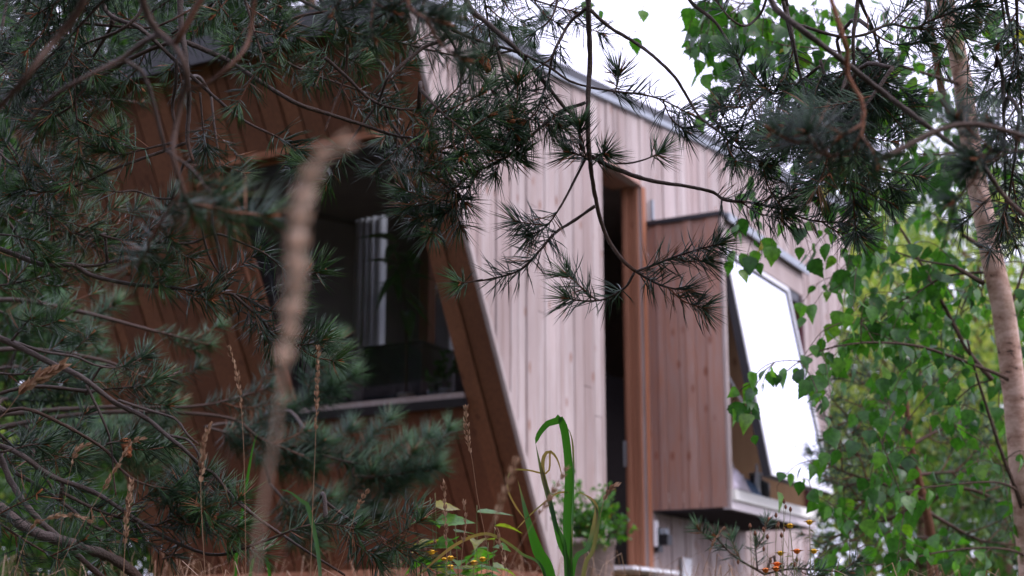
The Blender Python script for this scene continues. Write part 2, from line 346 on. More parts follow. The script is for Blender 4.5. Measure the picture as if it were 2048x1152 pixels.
# window in the front wall
bW0, zW0 = onf(575, 832); bW1, zW1 = onf(937, 797); zWb = (zW0+zW1)/2
_, zWt = onf(452, 335)
bW0 = (onf(575, 832)[0]+onf(452, 335)[0])/2; bW1 = (onf(937, 797)[0]+onf(850, 470)[0])/2
bW0 += .02; bW1 += .02
print('WINDOW', bW0, bW1, zWb, zWt, zW0, zW1, onf(452, 335), onf(850, 470))
def fhex(mb, b0, b1, za, zb, t0, t1, tint=.5):       # slab on the front plane, t inwards
    mb.hexa([hp(af(za)+t1, b0, za), hp(af(za)+t1, b1, za), hp(af(za)+t0, b1, za), hp(af(za)+t0, b0, za),
             hp(af(zb)+t1, b0, zb), hp(af(zb)+t1, b1, zb), hp(af(zb)+t0, b1, zb), hp(af(zb)+t0, b0, zb)], tint)
def front_wall():
    mb = MB(); b = 0.02; edges = [b]
    ztop = c_top
    while b > bL:
        b -= random.choice([.06, .09, .115, .14]); edges.append(b); b -= .011; edges.append(b)
    edges = [e for e in edges if e > bL and abs(e-bW0) > .013 and abs(e-bW1) > .013]+[bW0, bW1, bL]
    edges = sorted(set(edges), reverse=True)
    for e1, e0 in zip(edges, edges[1:]):
        w_ = e1-e0; t = .012 if w_ < .0125 else random.choice([-.012, -.004, -.018]); tint = random.random()
        if w_ < .0125: tint = 0
        segs = [(ZB, ztop)]
        if e0 >= bW0-1e-4 and e1 <= bW1+1e-4: segs = [(ZB, zWb), (zWt, ztop)]
        for za, zb in segs: fhex(mb, e0, e1, za, zb, t, .05, tint)
    mb.build('front_wall', M['wood_dark'], house)
    # corner board, slightly warmer
front_wall()
def picture_window():
    f = MB()
    g = .10
    for (b0, b1, za, zb) in [(bW0, bW0+.05, zWb+.05, zWt-.045), (bW1-.04, bW1, zWb+.05, zWt-.045), (bW0, bW1, zWt-.045, zWt), (bW0, bW1, zWb, zWb+.05)]:
        fhex(f, b0, b1, za, zb, g-.02, g+.05)
    fr = f.build('picture_window', M['black_metal'], house)
    p = MB(); fhex(p, bW0+.05, bW1-.04, zWb+.05, zWt-.045, g+.01, g+.018); p.build('pane', M['glass'], fr)
    s = MB(); fhex(s, bW0-.02, bW1+.0, zWb-.04, zWb+.0, -.05, .11); s.build('sill', M['black_metal'], fr)
    s = MB(); fhex(s, bW0+.01, bW1-.01, zWb+.003, zWb+.028, -.03, .075); s.build('sill_board', M['wood_light'], fr)
    # timber lining of the reveal
    s = MB()
    fhex(s, bW0-.022, bW0-.001, zWb, zWt, -.02, .12, .8); fhex(s, bW0-.022, bW1, zWt+.001, zWt+.03, -.02, .12, .8)
    s.build('reveal', M['wood_orange'], fr)
picture_window()
# door opening: reveal of stacked timber profiles on the far side, soffit, leaf, threshold
def opening():
    s = MB(); x0 = 0.0
    prof = [(.035, .0, .3), (.03, -.012, .9), (.008, .02, 0), (.045, -.004, .6), (.008, .02, 0), (.04, -.014, 1), (.03, .004, .4)]
    b = .03
    for w_, dep, tn in [(w0_*.72, d_*1.5 if t_ == 0 else d_, t_) for w0_, d_, t_ in prof]:
        s.hexa([hp(aO2+dep, b-w_, zFl), hp(aO2+.06, b-w_, zFl), hp(aO2+.06, b, zFl), hp(aO2+dep, b, zFl),
                hp(aO2+dep, b-w_, zO), hp(aO2+.06, b-w_, zO), hp(aO2+.06, b, zO), hp(aO2+dep, b, zO)], tn)
        b -= w_
    d = s.build('door_frame', M['wood_orange'], house)
    t = MB(); t.hexa([hp(aO1, -.17, zO+.002), hp(aO2, -.17, zO+.002), hp(aO2, .03, zO+.002), hp(aO1, .03, zO+.002), hp(aO1, -.17, zO+.04), hp(aO2, -.17, zO+.04), hp(aO2, .02, zO+.04), hp(aO1, .02, zO+.04)], .5)
    t.build('lintel', M['wood_warm'], d)
    h = MB(); h.hexa([hp(aO1+.004, -.2, zFl-.03), hp(aO2+.1, -.2, zFl-.03), hp(aO2+.1, .17, zFl-.03), hp(aO1+.004, .17, zFl-.03),
                      hp(aO1+.004, -.2, zFl), hp(aO2+.1, -.2, zFl), hp(aO2+.1, .17, zFl-.012), hp(aO1+.004, .17, zFl-.012)])
    h.build('threshold', M['white'], d)
    g = MB(); g.hexa([hp(aO2-.012, -.118, zFl+.6), hp(aO2-.006, -.118, zFl+.6), hp(aO2-.006, -.10, zFl+.6), hp(aO2-.012, -.10, zFl+.6), hp(aO2-.012, -.118, zFl+.75), hp(aO2-.006, -.118, zFl+.75), hp(aO2-.006, -.10, zFl+.75), hp(aO2-.012, -.10, zFl+.75)])
    g.build('hinge', M['steel'], d)
opening()
def hbox(mb, a0, a1_, b0, b1, za, zb, tint=.5):
    mb.hexa([hp(a0, b0, za), hp(a1_, b0, za), hp(a1_, b1, za), hp(a0, b1, za), hp(a0, b0, zb), hp(a1_, b0, zb), hp(a1_, b1, zb), hp(a0, b1, zb)], tint)
# interior room
LIGHT_HOLE = (A0+K*3+.75, A0+K*3+1.55, -1.25, -.35)  # extent of an unseen roof hole, added to let daylight into the room
def interior():
    m = MB(); zc = c_top-.35; W = ar(2.6)-.2
    zi = zFl-.01
    # back wall, left wall, floor, ceiling
    m.hexa([hp(W, bL+.1, zi), hp(W+.05, bL+.1, zi), hp(W+.05, -.06, zi), hp(W, -.06, zi), hp(W, bL+.1, zr(W)-.2), hp(W+.05, bL+.1, zr(W)-.2), hp(W+.05, -.06, zr(W)-.2), hp(W, -.06, zr(W)-.2)])
    m.hexa([hp(af(zi)+.06, bL+.03, zi), hp(W, bL+.03, zi), hp(W, bL+.08, zi), hp(af(zi)+.06, bL+.08, zi), hp(af(zc)+.06, bL+.03, zc), hp(W, bL+.03, zr(W)-.2), hp(W, bL+.08, zr(W)-.2), hp(af(zc)+.06, bL+.08, zc)])
    m.build('interior_wall', M['interior'], house)
    e = MB(); c0 = af(zc)+.06; cz_ = lambda a: (c_top-.14)+(zr(W)-.3-(c_top-.14))*(a-c0)/(W+.1-c0)
    for x0, x1, y0, y1 in ((c0, LIGHT_HOLE[0], bL+.03, -.04), (LIGHT_HOLE[1], W+.1, bL+.03, -.04), (LIGHT_HOLE[0], LIGHT_HOLE[1], bL+.03, LIGHT_HOLE[2]), (LIGHT_HOLE[0], LIGHT_HOLE[1], LIGHT_HOLE[3], -.04)):
        e.hexa([hp(x0, y0, cz_(x0)), hp(x1, y0, cz_(x1)), hp(x1, y1, cz_(x1)), hp(x0, y1, cz_(x0)), hp(x0, y0, cz_(x0)+.04), hp(x1, y0, cz_(x1)+.04), hp(x1, y1, cz_(x1)+.04), hp(x0, y1, cz_(x0)+.04)])
    e.build('ceiling', M['interior'], house)
    f = MB(); hbox(f, af(zi)+.03, W, bL+.1, -.05, zi-.2, zi-.012); f.build('interior_floor', M['wood_inside'], house)
    # inner lining of the side wall round the opening
    l = MB(); hbox(l, af(zi)+.25, aO1-.01, -.09, -.05, zi, 3.6); hbox(l, aO2+.08, aBy, -.09, -.05, zi, 3.4); l.build('interior_lining', M['interior'], house)
    d = MB(); hbox(d, aO1+.45, aO1+3.6, -.8, -.75, zi, 3.4); d.build('shade_sheet', M['dark_room'], house)  # near-black sheet that paints the darkness seen through the slit opening
interior()
# roof
def roof():
    r = MB(); a0 = af(c_top)-.03; a9 = ar(zr(5.0))+.02
    def slab(aa, ab, b0, b1, d0, d1, mb):
        mb.hexa([hp(aa, b0, zr(aa)+d0), hp(ab, b0, zr(ab)+d0), hp(ab, b1, zr(ab)+d0), hp(aa, b1, zr(aa)+d0),
                 hp(aa, b0, zr(aa)+d1), hp(ab, b0, zr(ab)+d1), hp(ab, b1, zr(ab)+d1), hp(aa, b1, zr(aa)+d1)])
    s0, s1, t0, t1 = LIGHT_HOLE        # invented opening in the roof, cut only to brighten the room
    for q_ in ((a0, s0, bL-.05, .02), (s1, a9, bL-.05, .02), (s0, s1, bL-.05, t0), (s0, s1, t1, .02)): slab(*q_, .003, .11, r)
    rf = r.build('roof', M['black'], house)
    z = MB(); slab(a0-.01, a9+.01, .022, .05, .0, .036, z); z.build('flashing', M['zinc'], rf)
    e = MB(); slab(a0-.05, a0-.002, bL-.06, .03, -.05, .085, e); e.build('eave_board', M['black'], rf)
    # the far end wall, closing the volume
    m = MB(); zt = zr(ar(3.4))
    m.hexa([hp(ar(ZB)-.04, bL, ZB), hp(ar(ZB), bL, ZB), hp(ar(ZB), -.03, ZB), hp(ar(ZB)-.04, -.03, ZB),
            hp(ar(zt)-.04, bL, zt), hp(ar(zt), bL, zt), hp(ar(zt), -.03, zt), hp(ar(zt)-.04, -.03, zt)])
    m.hexa([hp(af(ZB), bL-.03, ZB), hp(ar(ZB), bL-.03, ZB), hp(ar(ZB), bL, ZB), hp(af(ZB), bL, ZB),
            hp(af(c_top), bL-.03, c_top), hp(ar(zt), bL-.03, zt), hp(ar(zt), bL, zt), hp(af(c_top), bL, c_top)])
    m.build('back_wall', M['wood_dark'], house)
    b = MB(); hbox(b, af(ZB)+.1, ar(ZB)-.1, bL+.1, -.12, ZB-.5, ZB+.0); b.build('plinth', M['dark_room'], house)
roof()
# projecting box window
def box_window():
    s = MB(); th = .04
    # near side cheek: boards
    b = .02; k = 0
    while b < bBy-.001:
        w_ = min(random.choice([.045, .06, .075, .09]), bBy-b)
        if bBy-b-w_ < .02: w_ = bBy-b
        zt0 = zBt
        off = random.choice([0, .004, .008])
        hbox(s, aBy-off, aBy+th, b, b+w_-.004, zBb, zBt, random.random()); hbox(s, aBy+.006, aBy+th-.002, b+w_-.004, b+w_, zBb, zBt, 0)
        b += w_
    fc = MB(); hbox(fc, aBy2-th, aBy2, .02, bBy, zBb, zBt, .5)
    root = s.build('box_window', M['wood_warm'], house); fc.build('cheek', M['wood_warm'], root)
    f = MB()
    hbox(f, aBy+.002, aBy2-.002, bBy-.03, bBy+.006, zBt-.17, zBt-.002, .5)         # board over the sash
    hbox(f, aBy-.004, aBy+.03, bBy+.001, bBy+.02, zBb, zBt-.002, .9)
    hbox(f, aBy2-.05, aBy2+.002, bBy+.001, bBy+.018, zBb, zBt-.18, .6)
    f.build('facing', M['wood_light'], root)
    t = MB(); hbox(t, aBy-.02, aBy2+.02, .025, bBy+.035, zBt, zBt+.028); t.build('top_flashing', M['black_metal'], root)
    z = MB(); hbox(z, aBy+.05, aBy2+.022, bBy+.036, bBy+.05, zBt-.02, zBt+.03); hbox(z, aBy+.05, aBy2, .04, bBy, zBt+.029, zBt+.036); z.build('drip_edge', M['zinc'], root)
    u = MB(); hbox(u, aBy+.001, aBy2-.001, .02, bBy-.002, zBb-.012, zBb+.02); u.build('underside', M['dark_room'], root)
    l = MB(); hbox(l, aBy+th+.001, aBy+th+.012, -.12, bBy-.035, zBb+.02, zBt-.03, .5); hbox(l, aBy+th+.012, aBy2-th-.012, -.05, bBy-.03, zBt-.06, zBt-.03, .5)
    hbox(l, aBy2-th-.012, aBy2-th-.001, -.12, bBy-.035, zBb+.02, zBt-.03, .5)
    l.build('lining', M['wood_inside'], root)
    _, zs = onb(1465, 985, bBy); _, zs2 = onb(1593, 1000, bBy)
    zs = zBb+.10
    c = MB(); hbox(c, aBy+.005, aBy2-.01, -.1, bBy+.045, zBb+.04, zs); c.build('sill', M['cream'], root)
    c = MB(); hbox(c, aBy+.0, aBy2+.0, bBy-.03, bBy+.022, zBb-.012, zBb+.038); c.build('sill_fascia', M['fascia'], root)
    # black frame of the opening
    k = MB(); hbox(k, aBy+th+.013, aBy2-.06, bBy-.028, bBy-.002, zBt-.235, zBt-.172)
    k.build('window_frame', M['black_metal'], root)
    k = MB(); hbox(k, aBy2-.075, aBy2-.05, bBy-.025, bBy+.005, zs, zBt-.24); k.build('trim', M['redtrim'], root)
    # awning sash, pushed out at the bottom
    ztop = zBt-.19; bt, zb_ = ona(1548, 950, aBy+.05)
    db = bt-(bBy+.01); dz = ztop-zb_; L = math.hypot(db, dz); fb, fz = db/L, -dz/L      # direction down the sash
    nb, nz_ = -fz, fb                                                                   # outward normal
    sa0, sa1 = aBy+.05, onb(1583, 574, bBy+.02)[0]
    print('SASH', L, math.degrees(math.atan2(db, dz)), bt, zb_)
    def sbox(mb, x0, x1, s0, s1, t0, t1):
        def q(a, s_, t_): return hp(a, bBy+.012+fb*s_+nb*t_, ztop+fz*s_+nz_*t_)
        mb.hexa([q(x0, s1, t0), q(x1, s1, t0), q(x1, s1, t1), q(x0, s1, t1), q(x0, s0, t0), q(x1, s0, t0), q(x1, s0, t1), q(x0, s0, t1)])
    fr = MB(); w_ = .05
    sbox(fr, sa0, sa0+w_, w_, L-w_, -.05, 0); sbox(fr, sa1-w_, sa1, w_, L-w_, -.05, 0); sbox(fr, sa0, sa1, 0, w_, -.05, 0); sbox(fr, sa0, sa1, L-w_, L, -.05, 0)
    sash = fr.build('awning_sash', M['black_metal'], house)
    p = MB(); sbox(p, sa0+w_-.01, sa1-w_+.01, w_-.01, L-w_+.01, -.02, -.004); p.build('pane', M['glass_mirror'], sash)
    q = MB(); e = .028
    sbox(q, sa0+.002, sa0+e, e, L-e, .0005, .008); sbox(q, sa1-e, sa1-.002, e, L-e, .0005, .008); sbox(q, sa0+.002, sa1-.002, 0, e, .0005, .008); sbox(q, sa0+.002, sa1-.002, L-e-.012, L, .0005, .008)
    q.build('outer_trim', M['white'], sash)
    for x in (sa0+.02, sa1-.03):
        st = MB(); A = hp(x, bBy-.01, ztop-.55*dz); B = hp(x, bBy+.0+fb*L*.85, ztop+fz*L*.85)
        tube(st, spline([A, B], .1), .006, .006, 8, 0); st.build('stay', M['steel'], sash)
box_window()
# small fittings on the side wall
def fittings():
    a_, za = onb(1296, 402); _, zb = onb(1296, 440)
    m = MB(); hbox(m, a_-.012, a_+.012, .036, .055, zb, za); m.build('cover_strip', M['zinc'], house)
    a_, za = onb(1303, 1042); _, zb = onb(1303, 1100)
    m = MB(); hbox(m, a_-.01, a_+.014, .036, .055, zb+.02, za); m.build('cover_strip', M['white'], house)
    m = MB(); a_, zc = onb(1325, 1080, .05)
    hbox(m, a_-.035, a_+.03, .032, .06, zc-.07, zc+.07); hbox(m, a_-.02, a_+.05, .06, .11, zc-.03, zc+.03)
    o = m.build('socket', M['black'], house)
    m = MB(); hbox(m, a_-.02, a_+.03, .0605, .10, zc+.034, zc+.065); m.build('cap', M['zinc'], o)
    m = MB(); a_, zc = onb(1366, 1140); hbox(m, a_-.07, a_+.07, .038, .05, zc-.14, zc+.07)
    m.build('letter_box', M['white'], house)
fittings()
# plank terrace in front of the front wall
def terrace():
    m = MB(); zt = onf(1040, 1150)[1]
    for k in range(7):
        a = af(ZB)-.02-k*.125; hbox(m, a-.118, a, bL+.4, -.0, zt-.035, zt-random.choice([0, .002]), random.random())
    loc = hp(af(ZB)-.4, -1, 0); loc[2] = ground_z(loc[0], loc[1])
    t = thing('terrace', 'low reddish plank terrace along the foot of the leaning front wall', 'terrace', loc)
    m.build('decking', M['wood_orange'], t)
    f = MB(); a = af(ZB)-.02-7*.125; hbox(f, a-.025, a-.002, bL+.4, -.0, zt-.3, zt, .4); f.build('skirting', M['wood_orange'], t)
terrace()

# ================================================================== vegetation generators
def rot_about(v, ax, a):
    return v*np.cos(a)+np.cross(ax, v)*np.sin(a)+ax*(ax*v).sum(-1, keepdims=True)*(1-np.cos(a))
class Needles:
    def __init__(s): s.b = []; s.d = []; s.l = []; s.r = []; s.t = []; s.c = []
    def field(s, q, f0=0, f1=1, dens=400, ln=.055, rad=.0008, tint=.4, tip=True, lay=1.0):
        """needle pairs along path q between fractions f0..f1, ending in a tuft"""
        L = np.concatenate([[0], np.cumsum(np.linalg.norm(np.diff(q, axis=0), axis=1))]); tot = L[-1]
        n = int(dens*tot*(f1-f0)); t, u, v = frames(q)
        x = rng.uniform(f0, f1, n)
        if tip:
            nt_ = int(min(34, dens*.06)); x = np.concatenate([x, 1-np.abs(rng.normal(0, .008/max(tot, .02), nt_))]); n += nt_
        x = np.clip(x, 0, 1)*tot
        I = lambda A: np.stack([np.interp(x, L, A[:, k]) for k in range(3)], 1)
        p, T, Uu, V = I(q), I(t), I(u), I(v); ph = rng.uniform(0, 2*math.pi, n)
        near = np.clip((tot-x)/.014, 0, 1) if tip else np.ones(n)
        th = np.radians(rng.normal(38, 17, n)*(1-near)+rng.normal(63, 12, n)*near)
        out = Uu*np.cos(ph)[:, None]+V*np.sin(ph)[:, None]
        d = T*np.cos(th)[:, None]+out*np.sin(th)[:, None]
        # needles tend to sweep upwards a little, sparse below
        d[:, 2] += .10*lay; d /= np.linalg.norm(d, axis=1)[:, None]
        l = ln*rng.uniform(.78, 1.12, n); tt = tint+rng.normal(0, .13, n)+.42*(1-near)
        br = rng.random(n) < rng.choice([.008, .02, .09]); tt[br] = 1
        for sg in (-1, 1):
            e = d+np.cross(d, out+rng.normal(0, .4, (n, 3)))*.07*sg+rng.normal(0, .02, (n, 3)); e /= np.linalg.norm(e, axis=1)[:, None]
            s.b.append(p); s.d.append(e); s.l.append(l*rng.uniform(.93, 1, n)); s.r.append(np.full(n, rad)); s.t.append(np.clip(tt, 0, .9)*(~br)+br*1.0); s.c.append(T)
    def build(s, name, m, parent, hi=True):
        if not s.b: return None
        b, d, l, r, t, c = [np.concatenate(a) for a in (s.b, s.d, s.l, s.r, s.t, s.c)]; n = len(b)
        s1 = np.cross(d, [.2, .3, .93]); s1 /= np.linalg.norm(s1, axis=1)[:, None]+1e-9; s2 = np.cross(d, s1)
        ring = [(1, 0), (-.5, .87), (-.5, -.87)]
        bend = (c*.10+np.array([0, 0, -.02])+rng.normal(0, .03, (n, 3)))*l[:, None]
        base = [b+(s1*x+s2*y)*r[:, None] for x, y in ring]
        tip = b+d*l[:, None]+bend
        if hi:
            mid = b+d*(l*.55)[:, None]+bend*.22; mids = [mid+(s1*x+s2*y)*r[:, None]*.95 for x, y in ring]
            V = np.stack(base+mids+[tip], 1).reshape(-1, 3); k = (np.arange(n)*7)[:, None]
            q = np.concatenate([k+np.array([[i, (i+1) % 3, 3+(i+1) % 3, 3+i]]) for i in range(3)])
            tr = np.concatenate([k+np.array([[3+i, 3+(i+1) % 3, 6]]) for i in range(3)]); fs = (q, tr); rep = 7
        else:
            V = np.stack(base+[tip], 1).reshape(-1, 3); k = (np.arange(n)*4)[:, None]
            fs = (np.concatenate([k+np.array([[i, (i+1) % 3, 3]]) for i in range(3)]),); rep = 4
        return link(name, V, fs, np.repeat(t, rep), m, parent)

M['bark'] = tinted('pine_bark', [(0, (.12, .09, .08)), (.3, (.055, .038, .030)), (.6, (.075, .038, .023)), (1, (.25, .085, .032))], .65, .3)
def addbump(m, scale, st, dist):
    t = m.node_tree; b = t.nodes['Principled BSDF']; co = t.nodes.new('ShaderNodeTexCoord'); n = t.nodes.new('ShaderNodeTexNoise'); n.inputs['Scale'].default_value = scale; n.inputs['Detail'].default_value = 5
    bp = t.nodes.new('ShaderNodeBump'); bp.inputs['Strength'].default_value = st; bp.inputs['Distance'].default_value = dist
    t.links.new(co.outputs['Object'], n.inputs['Vector']); t.links.new(n.outputs[0], bp.inputs['Height']); t.links.new(bp.outputs[0], b.inputs['Normal'])
addbump(M['bark'], 300, .9, .003)

class Pine:
    def __init__(s, label, base, height, r, lean=(0, 0), group=None, needle='needle', trunk=True):
        x, y = base; z = float(ground_z(x, y)); s.loc = np.array([x, y, z]); s.reg = []; s.needle = needle
        s.root = thing('pine_tree', label, 'pine tree', s.loc, group)
        q = spline([s.loc-[0, 0, .1], s.loc+[lean[0]*.4, lean[1]*.4, height*.45], s.loc+[lean[0], lean[1], height]], .06)
        if trunk:
            mb = MB(); tube(mb, q, r, r*.3, 12, .06, .1); mb.build('trunk', M['bark_pine'], s.root, True)
        s.reg.append(q)
    def bough(s, pts, r0, r1, connect=True):
        mb = MB(); q = spline(pts, .03)
        if connect: q = spline(np.vstack([s.nearest(q[0])[None], q[::6], q[-1:]]), .03)
        tube(mb, q, r0, r1, 9, .08, .1); mb.build('bough', M['bark_limb'], s.root, True); s.reg.append(q)
    def nearest(s, p):
        A = np.concatenate(s.reg); return A[np.argmin(((A-p)**2).sum(1))]
    def branch(s, pts, r0, r1, fol=None, ext=False, shoots=0, slen=(.05, .10), dens=450, ln=.055, hi=True, rad=.00074, tint=None, bark=.35, joff=.6, cone=False, sub=None):
        """fol=(f0,f1) clothed part; shoots = number of side shoots on it"""
        mb = MB(); nd = Needles(); q = spline(pts, .008 if hi else .015)
        tint = rng.uniform(.15, .62) if tint is None else tint
        if ext:
            a = s.nearest(q[0]); c = (a+q[0])/2+np.array([0, 0, .03]); qe = spline([a, c, q[0]], .02)
            tube(mb, qe, r0*1.3, r0, 7, .1, bark)
        if len(q) > 2: tube(mb, q, r0, r1, 7 if hi else 5, .16, bark+(.65-bark)*np.repeat(np.linspace(0, 1, len(q)), 7 if hi else 5)**3)
        s.reg.append(q[len(q)//8:])
        tips = []
        if fol:
            f0, f1 = fol; nd.field(q, f0, f1, dens, ln, rad, tint, tip=f1 > .97)
            if f1 > .97: tips.append((q[-1], q[-1]-q[-3]))
            t, u, v = frames(q); n = len(q)
            shoots = int(round(shoots*.7))
            for k in range(shoots):
                f = f0+(f1-f0)*(k+.5+rng.uniform(-.3, .3))/max(1, shoots)*.95; i = min(n-2, int(f*n))
                side = 1 if k % 2 else -1
                lat = np.cross(t[i], FW); lat /= np.linalg.norm(lat)+1e-9        # spread across the view as pine sprays lie flat
                dr = t[i]*.75+lat*side*rng.uniform(.4, .9)+u[i]*rng.uniform(-.5, .5)+np.array([0, 0, .12]); dr /= np.linalg.norm(dr)
                L = rng.uniform(*slen); p0 = q[i]; p1 = p0+dr*L*.5; p2 = p0+dr*L+t[i]*L*.2+np.array([0, 0, .18*L])
                qs = spline([p0, p1, p2], .008 if hi else .014); tube(mb, qs, max(r1, .0013)*1.1, .0011, 5, .15, .75)
                nd.field(qs, .12, 1, dens*.95, ln, rad, tint+rng.uniform(-.12, .15)); tips.append((qs[-1], qs[-1]-qs[-2])); s.reg.append(qs)
        if fol and tips:
            for p, d in tips:
                d = d/(np.linalg.norm(d)+1e-9)
                for _ in range(3 if hi else 2):
                    e = d+rng.normal(0, .35, 3); e /= np.linalg.norm(e); tube(mb, np.array([p-e*.002, p+e*.004, p+e*.009, p+e*.013]), .0024, .0007, 6, .15, 1.0)
        o = mb.build('branch', M['bark'], s.root, True)
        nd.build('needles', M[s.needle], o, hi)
        if cone:
            p = q[int(len(q)*cone)]; c = MB(); e = np.array([.3, -.3, -.85]); k = spline([p, p+e*.012, p+e*.035], .004)
            tube(c, k, .010, .005, 9, .25); c.build('cone', M['bud'], o, True)
        return q
    def px(s, pts, d0, d1=None, **kw):
        d1 = d0 if d1 is None else d1; n = len(pts); wob = rng.uniform(-.02, .02)
        P3 = [P(x, y, d0+(d1-d0)*i/(n-1)+.015*math.sin(i*1.7+wob*99)) for i, (x, y) in enumerate(pts)]
        return s.branch(P3, **kw)
    def spray(s, px, py, d, ang, size, n=5, **kw):
        """a small bough drawn around (px,py): size in metres, ang = direction of growth on the picture (deg, 0 right, 90 down)"""
        a = R(ang); dx, dy = math.cos(a), math.sin(a); c = P(px, py, d); ddep = rng.uniform(-.12, .12)
        ax = RT*dx-UP*dy; up = np.array([0, 0, 1.])
        p0 = c-ax*size*.5; p3 = c+ax*size*.5+FW*ddep+up*size*.08
        p1 = p0*.66+p3*.34-up*size*.05; p2 = p0*.33+p3*.67-up*size*.04
        kw.setdefault('r0', .0032); kw.setdefault('r1', .0014); kw.setdefault('fol', (.25, 1)); kw.setdefault('ext', True)
        return s.branch([p0, p1, p2, p3], shoots=n, **kw)

LX = [0, .05, .15, .21, .32, .38, .49, .55, .66, .72, .85, 1]; LW = [0, .16, .36, .36, .43, .37, .36, .28, .25, .17, .09, 0]; nL = len(LX)
LT = np.array([[x, 0, 0] for x in LX]+[[x, w_, 0] for x, w_ in zip(LX[1:-1], LW[1:-1])]+[[x, -w_, 0] for x, w_ in zip(LX[1:-1], LW[1:-1])])
LT[:, 2] = .16*np.abs(LT[:, 1])-.16*LT[:, 0]**2
LQ = np.array([[i, i+1, nL+i, nL+i-1] for i in range(1, nL-2)]+[[i+1, i, 2*nL-2+i-1, 2*nL-2+i] for i in range(1, nL-2)])
L3 = np.array([[0, 1, nL], [nL-2, nL-1, nL+nL-3], [1, 0, 2*nL-2], [nL-1, nL-2, 3*nL-5]])
ST = np.array([[0, 0, 0], [.45, .36, .05], [1, 0, -.05], [.45, -.36, .05]]); SQ = np.array([[0, 1, 2], [0, 2, 3]])
class Leaves:
    def __init__(s): s.p = []; s.d = []; s.n = []; s.l = []; s.t = []
    def add(s, p, d, nrm, l, t):
        s.p.append(np.atleast_2d(p)); s.d.append(np.atleast_2d(d)); s.n.append(np.atleast_2d(nrm)); s.l.append(np.atleast_1d(l)); s.t.append(np.atleast_1d(t))
    def build(s, name, m, parent, hi=True, width=1.0):
        if not s.p: return
        p, d, n_, l, t = [np.concatenate(a) for a in (s.p, s.d, s.n, s.l, s.t)]
        d = d/np.linalg.norm(d, axis=1)[:, None]; y = np.cross(n_, d); y /= np.linalg.norm(y, axis=1)[:, None]+1e-9; z = np.cross(d, y)
        T = (LT if hi else ST)*np.array([1, width, 1]); k = len(T)
        sc = l[:, None, None]
        curl = rng.uniform(.4, 2.2, (len(p), 1, 1))
        V = p[:, None]+sc*(T[None, :, 0:1]*d[:, None]+T[None, :, 1:2]*y[:, None]*rng.uniform(.85, 1.12, (len(p), 1, 1))+T[None, :, 2:3]*curl*z[:, None])
        i = (np.arange(len(p))*k)[:, None, None]
        fs = ((i+LQ[None]).reshape(-1, 4), (i+L3[None]).reshape(-1, 3)) if hi else ((i+SQ[None]).reshape(-1, 3),)
        return link(name, V.reshape(-1, 3), fs, np.repeat(t, k), m, parent)
def unit(n):
    v = rng.normal(0, 1, (n, 3)); return v/np.linalg.norm(v, axis=1)[:, None]

class Birch:
    def __init__(s, label, pts, r0, r1, mat='birch'):
        q = spline(pts, .04); s.loc = q[0]+[0, 0, .1]; s.root = thing('birch_tree', label, 'birch tree', s.loc)
        mb = MB(); tube(mb, q, r0, r1, 16, .035, .5); s.trunk = mb.build('trunk', M[mat], s.root, True); s.reg = [q]
    def nearest(s, p):
        A = np.concatenate(s.reg); return A[np.argmin(((A-p)**2).sum(1))]
    def limb(s, pts, r0, r1, bark='bark_twig', leaves=0, ll=.050, ext=False, twigs=0, tl=(.12, .3), reg=True, tint=.5):
        mb = MB(); lv = Leaves(); twigs = int(round(twigs*.75))
        if ext:
            pts = np.array(pts); a = s.nearest(pts[0]); pts = np.vstack([a[None], (a*.5+pts[0]*.5+[0, 0, .03])[None], pts])
        q = spline(pts, .02); tube(mb, q, r0, r1, 6, .08, .5)
        if reg: s.reg.append(q)
        def leafrow(qq, f0, gap):
            L = np.linalg.norm(np.diff(qq, axis=0), axis=1).sum(); n = max(1, int(L*(1-f0)/gap)); t, u, v = frames(qq)
            for k in range(n):
                f = f0+(1-f0)*(k+rng.uniform(.2, 1))/n; i = min(len(qq)-1, int(f*(len(qq)-1)+.5)); sd_ = 1 if k % 2 else -1
                pet = t[i]*.4+u[i]*sd_*.7+rng.normal(0, .35, 3)+[0, 0, -.35]; pet /= np.linalg.norm(pet); pl = ll*.35
                p1 = qq[i]+pet*pl; tube(mb, np.array([qq[i], qq[i]+pet*pl*.5+[0, 0, .001], p1]), .0006, .0005, 4, 0, .5)
                d = pet*.6+np.array([0, 0, -.85])+rng.normal(0, .28, 3)
                nn = rng.normal(0, .85, 3)+np.array([0, -.6, .6]); lv.add(p1, d, nn, ll*rng.uniform(.5, 1.15), 1.0 if rng.random() < .006 else np.clip(tint+rng.normal(0, .26), 0, .93))
        if leaves: leafrow(q, 1-leaves, .028)
        t, u, v = frames(q)
        for k in range(twigs):
            i = int((1-.85*(k+rng.random())/twigs)*(len(q)-1)); L = rng.uniform(*tl); a = rng.uniform(-1, 1)
            dr = t[i]*.6+u[i]*a+v[i]*rng.uniform(-.6, .6)+[0, 0, -.15]; dr /= np.linalg.norm(dr)
            qs = spline([q[i], q[i]+dr*L*.5+[0, 0, -.02*L], q[i]+dr*L+[0, 0, -.4*L]], .02); tube(mb, qs, .0014, .0007, 5, .1, .5); leafrow(qs, .12, .027)
        o = mb.build('branch', M[bark], s.root, True); lv.build('leaves', M['leaf'], o)
        return q
    def px(s, pts, d0, d1=None, **kw):
        d1 = d0 if d1 is None else d1; n = len(pts)
        return s.limb([P(x, y, d0+(d1-d0)*i/(n-1)) for i, (x, y) in enumerate(pts)], **kw)

